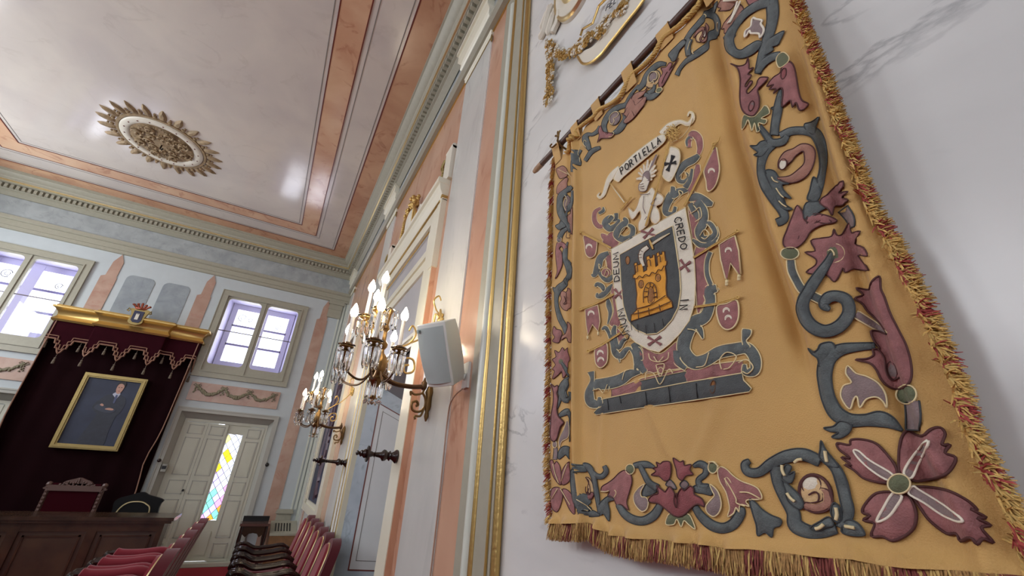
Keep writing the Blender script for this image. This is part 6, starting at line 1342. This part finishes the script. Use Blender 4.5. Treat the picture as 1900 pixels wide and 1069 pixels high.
P('banderole', [(330, 507), (316, 487), (352, 422), (430, 345), (520, 275), (598, 222), (635, 210), (649, 235), (635, 266), (560, 330), (460, 412), (372, 487), (350, 512)], 'ecream', PC, 4)
text('PORTIELLA', (374, 470), (636, 258), lambda t: (-12, -38), .62)
# --- fringe, cord, tabs, rod
def fringe(curve, n, L_, out, nm, sd, spread=.3, seg0=0.0, gl=.065, rl=.035, depth=.012, dz=0, m3=('fgold', 'fred')):
    mb = MB(); mb.keep = True; rr = random.Random(sd); tot = sum(math.hypot(a[0] - b[0], a[1] - b[1]) for a, b in zip(curve, curve[1:]))
    for i in range(n):
        t = rr.random(); y, z = samp(curve, t); s = (t * tot + seg0 + rr.gauss(0, .006)) % (gl + rl); m = 0 if s < gl else 1
        o = out(t); d = Ve((rr.uniform(-.35, .05), o[0] + rr.uniform(-spread, spread), o[1] + rr.uniform(-spread, spread))).normalized()
        l = L_ * rr.uniform(.7, 1.15); r = .0013; h = rr.uniform(-.004, depth); p = bp2(y, z, h)
        p1 = p + d * l * .5; d2 = (d + Ve((rr.uniform(-.2, .1), rr.uniform(-.3, .3), -.35))).normalized(); p2 = p1 + d2 * l * .5
        mb.tube([p, p1, p2], [r, r * 1.1, r * .5], 3, m if rr.random() < .80 else 2, cap=False)
    o = mb.build(nm, m3 + ('flight',), ban); o['kind'] = 'stuff'; return o
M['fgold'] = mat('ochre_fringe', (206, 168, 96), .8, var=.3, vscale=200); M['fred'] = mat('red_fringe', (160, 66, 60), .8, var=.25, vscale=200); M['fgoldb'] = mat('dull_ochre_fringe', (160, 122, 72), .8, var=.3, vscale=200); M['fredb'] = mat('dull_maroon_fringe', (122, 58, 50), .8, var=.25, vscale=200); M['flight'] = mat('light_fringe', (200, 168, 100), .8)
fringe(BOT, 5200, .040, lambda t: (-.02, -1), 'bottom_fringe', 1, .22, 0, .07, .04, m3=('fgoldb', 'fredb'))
fringe(RIG, 6000, .021, lambda t: (-.9, -.6), 'side_fringe', 2, 1.0, .02, .052, .022)
fringe(LEF, 2200, .026, lambda t: (1, -.5), 'side_fringe', 3, .4, .03, .06, .03)
# twisted cord along the top
def braid(curve, r=.0085, tw=.022, off=.012, n=700):
    mb = MB(); tot = sum(math.hypot(a[0] - b[0], a[1] - b[1]) for a, b in zip(curve, curve[1:]))
    for ph in (0, 2.1, 4.2):
        pts = []
        for i in range(n):
            t = i / (n - 1); y, z = samp(curve, t); a = t * tot / tw * 2 * pi + ph
            pts.append(bp2(y, z, off) + Ve((cos(a) * r * .6, sin(a) * r * .42, sin(a) * r * .42)))
        mb.tube(pts, r * .62, 5)
    return mb
braid([bh(*p) for p in crom(TOPp, 4)][4:]).build('twisted_cord', 'cgold', ban, True)
RZ, RX, RR = 2.962, .803, .0135
TB = [((1026, 266), (1037, 261)), ((1060, 233), (1072, 220)), ((1098, 193), (1112, 176)), ((1154, 131), (1172, 108)), ((1217, 59), (1239, 33)), ((1296, -30), (1322, -64))]
for a, b in TB:
    ya, yb = hit(*a, 0, RX - .01).y, hit(*b, 0, RX - .01).y
    zc = min(samp(TOP, t / 60)[1] for t in range(61) if yb - .03 < samp(TOP, t / 60)[0] < ya + .03) if any(yb - .03 < samp(TOP, t / 60)[0] < ya + .03 for t in range(61)) else RZ - .07
    pr = [(XB - .006, zc - .01), (RX - RR - .003, RZ)] + [(RX - (RR + .003) * cos(i * pi / 8), RZ + (RR + .003) * sin(i * pi / 8)) for i in range(1, 9)] + [(XB + .002, zc)]
    mb = MB(); n = len(pr); vs = [(x, ya, z) for x, z in pr] + [(x, yb, z) for x, z in pr] + [(x + .002, ya, z) for x, z in pr] + [(x + .002, yb, z) for x, z in pr]
    mb.add(vs, [(i, i + 1, n + i + 1, n + i) for i in range(n - 1)]); mb.tube([(x - .001, yb, z) for x, z in pr[:6]], .0015, 4); mb.build('hanging_tab', 'cloth', ban, 60)
rod = thing('curtain_rod', 'dark brown wooden rod carrying the ochre banner by its tabs', 'rod', (RX, .5, RZ))
mb = MB(); y0, y1 = -.5, hit(991, 319, 0, RX).y; mb.tube([(RX, y0, RZ), (RX, y1 - .07, RZ)], RR, 14); mb.build('pole', 'rodw' if 'rodw' in M else mat('brown_rod_wood', (84, 62, 52), .4, var=.2, vscale=30), rod, True)
mb = MB(); mb.tube([(RX, y1 - .07, RZ), (RX, y1 - .02, RZ), (RX, y1, RZ)], [RR + .001, RR, RR * .7], 14); mb.build('pole_end', mat('worn_rod_end', (150, 118, 88), .5, var=.3, vscale=40), rod, True)
hk = hit(1042, 262, 0, RX)
mb = MB(); yk = hk.y; mb.tube([(W, yk, RZ - .02), (RX + .02, yk, RZ - .025), (RX - .005, yk, RZ - .02), (RX - .022, yk, RZ), (RX - .018, yk, RZ + .025)], .005, 8)
for s in (-1, 0, 1): mb.tube(crom([(RX - .018, yk, RZ + .02), (RX - .022, yk + s * .012, RZ + .04), (RX - .02, yk + s * .02, RZ + .055 - abs(s) * .012)], 4), .004, 6)
mb.tube(crom([(RX - .02, yk + .01, RZ - .01), (RX - .03, yk + .03, RZ - .02), (RX - .03, yk + .045, RZ), (RX - .025, yk + .04, RZ + .012)], 4), .004, 6)
mb.lathe([(.02, 0), (.022, .006), (.008, .012)], (W, yk, RZ - .02), (-1, 0, 0), 14); mb.build('bracket_hook', 'bronze', rod, True)
